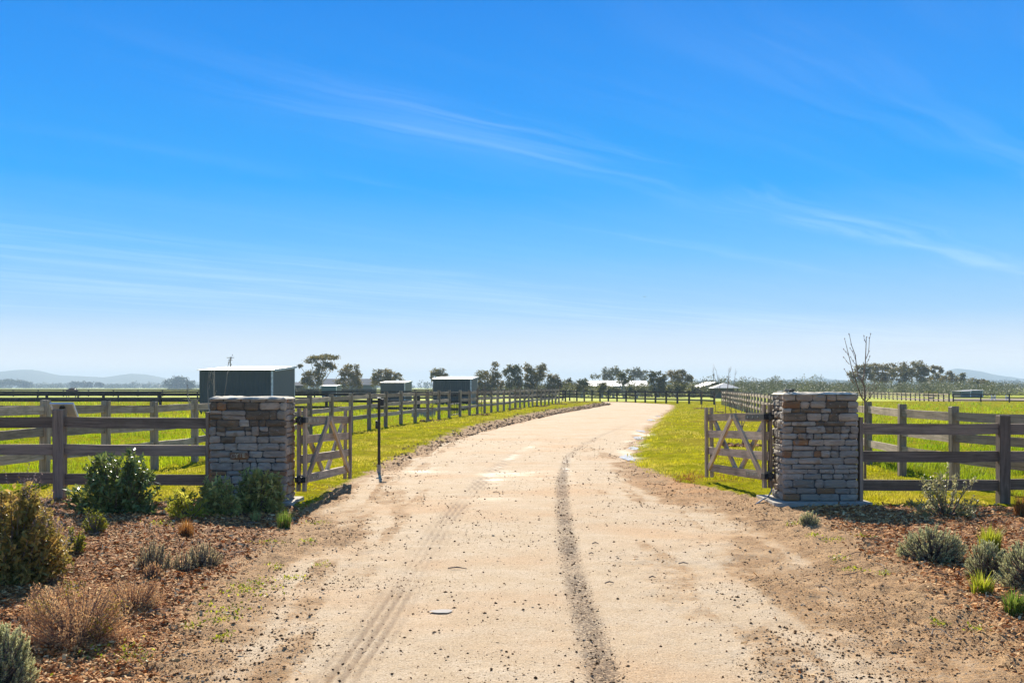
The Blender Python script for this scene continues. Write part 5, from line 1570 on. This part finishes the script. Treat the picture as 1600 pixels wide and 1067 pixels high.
shrub('box_bush', 'small yellow green bush next to the straggly purple bush', 101, 134, 824, 866, L_SMALL, 40, 1000, 0.03, 0.45, 108, 'two small yellow green bushes', dome=0.75, up=0.7)
tuft('grass_tuft', 'orange rusty grass tuft in front of the yellow green plant', 270, 312, 800, 836, L_RUST, 210, 0.006, 109)
tuft('grass_tuft', 'bright green grass tuft at the foot of the lettered pillar', 424, 464, 790, 824, L_TUFT, 230, 0.007, 110)
tuft('grass_tuft', 'dull grey green grass tuft before the taller sage shrub', 384, 414, 793, 812, L_SAGE, 110, 0.006, 111)
cushion('lavender', 'grey lavender clump, the larger of the pair on the mulch', 211, 270, 846, 892, L_LAV, 120, 112, 'grey lavender clumps', spike=0.13, fuzz=34, needle=0.016, spread_up=1.6)
cushion('lavender', 'wide grey lavender clump nearer the driveway', 288, 348, 853, 887, L_LAV, 110, 113, 'grey lavender clumps', spike=0.12, fuzz=34, needle=0.016, spread_up=1.6)
cushion('lavender', 'small grey lavender between the two larger clumps', 268, 300, 862, 892, L_LAV, 40, 114, 'grey lavender clumps', spike=0.12, fuzz=34, needle=0.016, spread_up=1.8)
cushion('lavender', 'small brown dried lavender in front of the larger grey clump', 222, 256, 882, 904, L_DRY, 50, 115, 'grey lavender clumps', spike=0.10, fuzz=30, needle=0.015, spread_up=1.4)
shrub('dry_shrub', 'big sprawling dried brown shrub with golden leaves on dark mulch', 28, 212, 908, 1003, L_DRY, 260, 9000, 0.022, 0.3, 116, 'dried brown shrubs', dome=0.8, up=0.5, stemm=TWIGM, stem_r=0.004, extra=(L_GOLD, 700, 0.02), low=0.0)
shrub('dry_shrub', 'smaller dried brown shrub behind the big sprawling one', 158, 258, 900, 952, L_DRY, 150, 4200, 0.020, 0.3, 117, 'dried brown shrubs', dome=0.8, up=0.5, stemm=TWIGM, stem_r=0.004, low=0.0)
shrub('dry_shrub', 'low dried brown shrub left behind the big sprawling one', 36, 112, 912, 960, L_DRY, 110, 2600, 0.020, 0.3, 118, 'dried brown shrubs', dome=0.8, up=0.5, stemm=TWIGM, stem_r=0.004, low=0.0)
cushion('cushion_bush', 'silvery cushion bush in the bottom left corner', -80, 60, 975, 1100, L_CUSH, 380, 119, 'silvery cushion bushes', spike=0.085, fuzz=56, needle=0.016)
# right bed
shrub('leafy_shrub', 'sparse silvery leaved shrub in front of the right fence rails', 1420, 1538, 730, 806, L_SILV, 46, 2300, 0.042, 0.5, 121, dome=0.9, up=0.6, cat='bush', stem_r=0.010, low=0.0)
tuft('grass_tuft', 'rusty orange grass tuft beside the right fence post', 1572, 1625, 762, 806, L_RUST, 260, 0.007, 122)
cushion('cushion_bush', 'tiny silvery cushion bush in front of the slab pillar', 1248, 1282, 801, 823, L_CUSH, 68, 123, 'silvery cushion bushes', spike=0.085, fuzz=56, needle=0.016)
cushion('cushion_bush', 'wide silvery cushion bush alone in the middle of the right bed', 1402, 1512, 826, 880, L_CUSH, 260, 124, 'silvery cushion bushes', spike=0.085, fuzz=56, needle=0.016)
cushion('cushion_bush', 'silvery cushion bush right behind the spiky green tuft', 1508, 1580, 848, 905, L_CUSH, 160, 125, 'silvery cushion bushes', spike=0.085, fuzz=56, needle=0.016)
cushion('cushion_bush', 'silvery cushion bush cut off by the right picture edge', 1556, 1680, 846, 925, L_CUSH, 300, 126, 'silvery cushion bushes', spike=0.085, fuzz=56, needle=0.016)
tuft('grass_tuft', 'bright lime spiky tuft behind the silvery cushion bushes', 1520, 1574, 813, 864, L_LIME, 420, 0.009, 127)
tuft('grass_tuft', 'spiky green and yellow tuft in front of the silvery bushes', 1504, 1564, 884, 928, L_LIME, 150, 0.012, 128)
tuft('grass_tuft', 'dark green spiky tuft nearest to the right picture edge', 1556, 1614, 912, 958, L_TUFT, 220, 0.010, 129)

# ------------------------------------------------------------------ horse
def horse():
    p = at(113, 619.5, 188)
    root = tag(empty('horse', (p.x, p.y, -0.06)), 'dark brown horse grazing with its head down in the far left paddock', 'horse')
    Vs = [((-0.70, 0, 1.35), .27), ((-0.35, 0, 1.33), .31), ((0.1, 0, 1.30), .32), ((0.5, 0, 1.33), .30), ((0.78, 0, 1.18), .19), ((1.05, 0, 0.78), .13), ((1.18, 0, 0.45), .11), ((1.30, 0, 0.16), .07)]
    E = [(i, i + 1) for i in range(7)]
    def leg(root_i, pts):
        last = root_i
        for c, r in pts:
            Vs.append((c, r)); E.append((last, len(Vs) - 1)); last = len(Vs) - 1
    for s in (-1, 1):
        o = 0.12 * s
        leg(0, [((-0.68 + o, .17 * s, 1.0), .16), ((-0.86 + o, .17 * s, .58), .075), ((-0.78 + o, .17 * s, .12), .05), ((-0.74 + o, .17 * s, 0.02), .06)])
        leg(3, [((0.52 - o, .16 * s, 0.95), .12), ((0.55 - o, .16 * s, .50), .065), ((0.54 - o, .16 * s, .12), .045), ((0.57 - o, .16 * s, 0.02), .06)])
    leg(0, [((-0.98, 0, 1.25), .06), ((-1.06, 0, .9), .07), ((-1.05, 0, .55), .03)])
    me = bpy.data.meshes.new('body')
    me.from_pydata([v for v, r in Vs], E, [])
    o = put('body', me, plain('bay_coat', (0.085, 0.035, 0.022), 0.55, var=0.3, scale=2), root)
    md = o.modifiers.new('skin', 'SKIN')
    for i, (v, r) in enumerate(Vs):
        me.skin_vertices[0].data[i].radius = (r, r)
    me.skin_vertices[0].data[2].use_root = True
    o.modifiers.new('sub', 'SUBSURF').levels = 1
    for s in (-1, 1):
        MB().tube([(1.0, .06 * s, .80), (1.06, .09 * s, .90)], [.05, .01], 6).build('ear', bpy.data.materials['bay_coat'], root)
    MB().bar((0.62, 0, 1.50), (1.02, 0, .92), 0.03, 0.14).build('mane', BLACK, root)
horse()

# bird in flight
bp = at(1007, 464, 150)
bd = tag(empty('bird', bp), 'tiny dark bird flying high above the driveway', 'bird')
bm_ = MB(); bm_.tube([(0, -.18, 0), (0, -.06, 0.01), (0, .08, 0.01), (0, .17, 0)], [.01, .05, .045, .012], 6)
for s in (-1, 1):
    bm_.add([(0.03 * s, -.05, .02), (0.03 * s, .07, .02), (0.18 * s, .06, .09), (0.17 * s, -.03, .09), (.36 * s, -.03, .05), (0.03 * s, .01, -.005), (.18 * s, .01, .07)],
            [(0, 1, 2, 3), (3, 2, 4), (0, 3, 6, 5), (5, 6, 2, 1), (6, 3, 4), (2, 6, 4)])
bm_.build('body', BLACK, bd)

# ------------------------------------------------------------------ ground cover
def pick(n, X0, X1, Y0, Y1, near=True, log=False):
    """random ground points, denser near the viewer"""
    u = rng.uniform(0, 1, n)
    Y = 1 / (1 / Y0 + u * (1 / Y1 - 1 / Y0)) if near else rng.uniform(Y0, Y1, n)
    if log: Y = Y0 * (Y1 / Y0) ** u
    X = rng.uniform(X0, X1, n) * Y
    return X, Y

# loose pebbles on the driveway
def pebbles():
    X, Y = pick(270000, -0.56, 0.56, 5.2, 36, log=True)
    sand, mulch, grass, trk, wet, rust, tread, sS, sD = masks(X, Y)
    p = np.where(sD > -0.15, 1, 0) * (0.060 * sand + 0.62 * (1 - sand)) * (1 - grass) * (1 - 0.8 * mulch)
    p = p * (0.25 + 1.5 * sstep(fbm(X * 1.1, Y * 1.1, 77, 3), 0.35, 0.65))
    keep = rng.uniform(0, 1, len(X)) < np.clip(p + 0.5 * trk, 0, 1)
    X, Y = X[keep], Y[keep]
    n = len(X)
    s = (0.0042 + 0.0105 * rng.uniform(0, 1, n) ** 6) * (0.7 + Y * 0.035)
    T = np.stack([X, Y, surface(X, Y) + s * 0.2], -1)
    Rm = np.einsum('nij,njk->nik', rotz(rng.uniform(0, 6.28, n)), rotx(rng.uniform(-.5, .5, n)))
    Sc = np.stack([s * rng.uniform(.8, 1.5, n), s * rng.uniform(.7, 1.1, n), s * rng.uniform(.5, .9, n)], -1)
    V, F = scatter(OCT_V, OCT_F, T, Rm, Sc)
    tag(put('gravel', np_mesh('gravel', V, F, np.repeat(rng.uniform(0, 1, n) ** np.where(sand[keep] > 0.6, 2.0, 0.65), 6), smooth=True), STONEM), kind='stuff')
pebbles()

def clods():
    P, Sz = [], []
    L_ = [p for p in S_L if 23 <= p[1] <= 112]
    for (ax, ay), (bx, by) in zip(L_[:-1], L_[1:]):
        ln = math.hypot(bx - ax, by - ay)
        k = int(ln * 26)
        t = rng.uniform(0, 1, k); o = -np.abs(rng.normal(0.30, 0.28, k))
        nx_, ny_ = -(by - ay) / ln, (bx - ax) / ln
        P.append(np.stack([ax + (bx - ax) * t - nx_ * o, ay + (by - ay) * t - ny_ * o], -1))
    P = np.concatenate(P)
    X, Y = P[:, 0], P[:, 1]
    n = len(X)
    s_ = (0.012 + 0.045 * rng.uniform(0, 1, n) ** 2.5) * (0.6 + Y * 0.011)
    T = np.stack([X, Y, surface(X, Y) + s_ * 0.1], -1)
    Rm = np.einsum('nij,njk->nik', rotz(rng.uniform(0, 6.28, n)), rotx(rng.uniform(-.5, .5, n)))
    V, F = scatter(OCT_V, OCT_F, T, Rm, np.stack([s_ * 1.5, s_, s_ * .8], -1))
    tag(put('soil_clods', np_mesh('soil_clods', V, F, np.repeat(rng.uniform(0.2, 0.85, n), 6)), STONEM), 'brown clods of earth along the bank at the left driveway edge', 'soil', None, 'stuff')
clods()

CH_V = np.array([(-1, -.4, 0), (.3, -.6, .1), (1, -.15, 0), (.6, .5, .06), (-.7, .5, .08)])
def mulch_chips():
    n0 = 300000
    X, Y = pick(n0, -0.56, 0.56, 5.2, 16.2, log=True)
    sand, mulch, grass, trk, wet, rust, tread, sS, sD = masks(X, Y)
    keep = rng.uniform(0, 1, n0) < np.clip(mulch * 1.05 + 0.004 * (1 - sand) * (1 - grass), 0, 1)
    X, Y = X[keep], Y[keep]
    n = len(X)
    L = (0.007 + 0.024 * rng.uniform(0, 1, n) ** 2) * (0.75 + Y * 0.035)
    Wd = L * rng.uniform(0.15, 0.42, n)
    T = np.stack([X, Y, surface(X, Y) + rng.uniform(0.002, 0.022, n)], -1)
    Rm = np.einsum('nij,njk,nkl->nil', rotz(rng.uniform(0, 6.28, n)), roty(rng.normal(0, .35, n)), rotx(rng.normal(0, .45, n)))
    V, F = scatter(CH_V, np.array([tuple(range(5))]), T, Rm, np.stack([L, Wd * 2, L], -1))
    t = np.clip(rng.beta(2.0, 1.25, n), 0, 1)
    tag(put('mulch', np_mesh('mulch', V, F, np.repeat(t, 5)), MULCHM), kind='stuff')
mulch_chips()

# sticks lying about
sticks = MB()
for i in range(60):
    sx = random.choice((-1, 1))
    y = random.uniform(6.5, 15); x = sx * random.uniform(2.2, 0.5 * y)
    a = random.uniform(0, 3.14); l = random.uniform(0.08, 0.3)
    z = hz(x, y) + 0.03
    sticks.tube([(x, y, z), (x + l * .5 * math.cos(a), y + l * .5 * math.sin(a), z + random.uniform(0, .03)), (x + l * math.cos(a + .2), y + l * math.sin(a + .2), z)], [0.004, 0.004, 0.002], 4)
for (px, py, l, a) in ((700, 893, .17, -.15), (920, 871, .05, .3), (945, 918, .08, .2), (1014, 907, .06, .1), (1060, 883, .09, 0), (925, 855, .07, 0), (770, 773, .1, 0)):
    x, y = gxy(px, py); z = hz(x, y) + 0.008
    sticks.tube([(x, y, z), (x + l * .5 * math.cos(a), y + l * .5 * math.sin(a), z + .012), (x + l * math.cos(a), y + l * math.sin(a), z)], [0.005, 0.006, 0.003], 4)
tag(sticks.build('leaf_litter', BARK), kind='stuff')

# grass
GRASSM = leafmat('lawn_blades', (0.23, 0.235, 0.004), (0.43, 0.40, 0.006), (0.58, 0.48, 0.020), 0.6, 0.6, 0.08, patch=(0.40, (0.52, 0.40, 0.10)))
PADM = leafmat('paddock_blades', (0.16, 0.25, 0.004), (0.31, 0.40, 0.006), (0.48, 0.50, 0.015), 0.6, 0.6, 0.08, patch=(0.3, (0.24, 0.25, 0.02)))
GB_V = np.array([(0, -0.5, 0), (0, 0.5, 0), (0.25, 0.30, 0.6), (0.25, -0.30, 0.6), (0.7, 0, 1.0)])
def grass(name, n, X0, X1, Y0, Y1, mat, hr, inside, label):
    X, Y = pick(n, X0, X1, Y0, Y1)
    sand, mulch, grassm, trk, wet, rust, tread, sS, sD = masks(X, Y)
    lf = np.interp(Y, [p[1] for p in LF], [p[0] for p in LF]); rf2 = np.interp(Y, [p[1] for p in RF], [p[0] for p in RF])
    lawn = (X > lf) & (X < rf2)
    keep = (lawn if inside else ~lawn) & (rng.uniform(0, 1, n) < (grassm * 1.1 - 0.05) * (0.25 + 0.75 * sstep(fbm(X * 0.8, Y * 0.8, 511, 4), 0.30, 0.48))) & (sS < -0.1)
    X, Y = X[keep], Y[keep]
    k = 7
    m_ = len(X)
    X = np.repeat(X, k) + rng.normal(0, 0.035, m_ * k) * (0.6 + np.repeat(Y, k) * 0.03)
    Y = np.repeat(Y, k) + rng.normal(0, 0.05, m_ * k) * (0.6 + np.repeat(Y, k) * 0.04)
    nn = len(X)
    h = rng.uniform(hr[0], hr[1], nn) * (0.30 + 1.5 * sstep(fbm(X * 1.1, Y * 1.1, 201, 3), 0.3, 0.7)) * (0.8 + Y * 0.006)
    wd = rng.uniform(0.004, 0.008, nn) * (0.5 + Y * 0.075)
    T = np.stack([X, Y, height(X, Y) - 0.012], -1)
    Rm = rotz(rng.uniform(0, 6.28, nn))
    V, F = scatter(GB_V, np.array([(0, 1, 2, 3)]), T, Rm, np.stack([h * rng.uniform(.2, 1.2, nn), wd, h], -1))
    F3 = (np.arange(nn) * 5)[:, None] + np.array([[3, 2, 4]])
    sp = (fbm(X * 0.45, Y * 0.45, 411, 4) - 0.5) * 1.3 + (fbm(X * 2.2, Y * 2.2, 421, 3) - 0.5) * 0.7
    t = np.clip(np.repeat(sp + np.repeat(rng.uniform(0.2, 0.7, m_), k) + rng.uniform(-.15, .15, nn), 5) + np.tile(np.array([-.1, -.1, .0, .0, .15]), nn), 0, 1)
    ru = masks(X, Y)[5] if inside else np.zeros(nn)
    dry = (ru > rng.uniform(0.15, 0.9, nn))
    for sel, mt_, nm_, lb_ in ((~dry, mat, name, label), (dry, L_RUST, 'dry_grass', 'orange dried grass at the corner of the lawn by the right gate')):
        if sel.sum() < 10: continue
        V5 = V.reshape(-1, 5, 3)[sel]; kk = len(V5)
        Fq = (np.arange(kk) * 5)[:, None] + np.array([[0, 1, 2, 3]]); Ft = (np.arange(kk) * 5)[:, None] + np.array([[3, 2, 4]])
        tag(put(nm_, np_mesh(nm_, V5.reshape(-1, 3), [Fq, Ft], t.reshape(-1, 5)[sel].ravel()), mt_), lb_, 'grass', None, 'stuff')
grass('grass', 42000, -0.42, 0.42, 14.6, 110, GRASSM, (0.025, 0.06), True, 'short yellow green lawn grass beside the driveway')
grass('grass', 52000, -0.62, 0.62, 15.5, 110, PADM, (0.035, 0.15), False, 'lush green paddock grass beyond the fences')

# low weeds in the dirt edges
def weeds():
    P, T = [], []
    spots = [(385, 925, .18), (405, 912, .12), (350, 958, .14), (420, 850, .12), (170, 1030, .16), (205, 1036, .10), (460, 905, .07), (345, 975, .08), (430, 888, .06), (500, 885, .06), (385, 922, .12), (495, 818, .1), (480, 850, .08),
             (350, 1000, .05), (300, 985, .05), (1335, 895, .08), (1350, 850, .08), (1380, 905, .05), (1300, 850, .08), (1310, 880, .06), (1270, 845, .06), (1465, 980, .04), (1525, 992, .05), (470, 770, .14), (490, 782, .1), (520, 762, .12), (1240, 822, .08), (330, 795, .10), (300, 815, .14), (250, 830, .12), (340, 815, .1)]
    for px, py, r in spots:
        gx, gy = gxy(px, py)
        k = int(30 + 420 * r)
        q = rng.normal(0, r * 0.75, (k, 2))
        x, y = gx + q[:, 0], gy + q[:, 1] * 1.4
        P.append(np.stack([x, y, surface(x, y) + rng.uniform(0.004, 0.03, k)], -1))
    P = np.concatenate(P)
    D = rng.normal(size=P.shape) + np.array([0, 0, 0.7])
    L = rng.uniform(0.012, 0.035, len(P))
    V, F = leaves(P, D, L, L * 0.6)
    tag(put('weeds', np_mesh('weeds', V, F, np.repeat(rng.uniform(0, 1, len(P)), 4)), L_LIME), kind='stuff')
weeds()

# ------------------------------------------------------------------ haze
hm = bpy.data.materials.new('haze')
hm.use_nodes = True
ht = hm.node_tree
ht.nodes.clear()
pv = ht.nodes.new('ShaderNodeVolumePrincipled')
pv.inputs['Color'].default_value = (0.70, 0.90, 1.0, 1)
pv.inputs['Density'].default_value = 0.00034
pv.inputs['Anisotropy'].default_value = 0.0
mo = ht.nodes.new('ShaderNodeOutputMaterial')
ht.links.new(pv.outputs[0], mo.inputs['Volume'])
tag(MB().box((0, 2400, 32), (10800, 6000, 69)).build('haze', hm), kind='stuff')
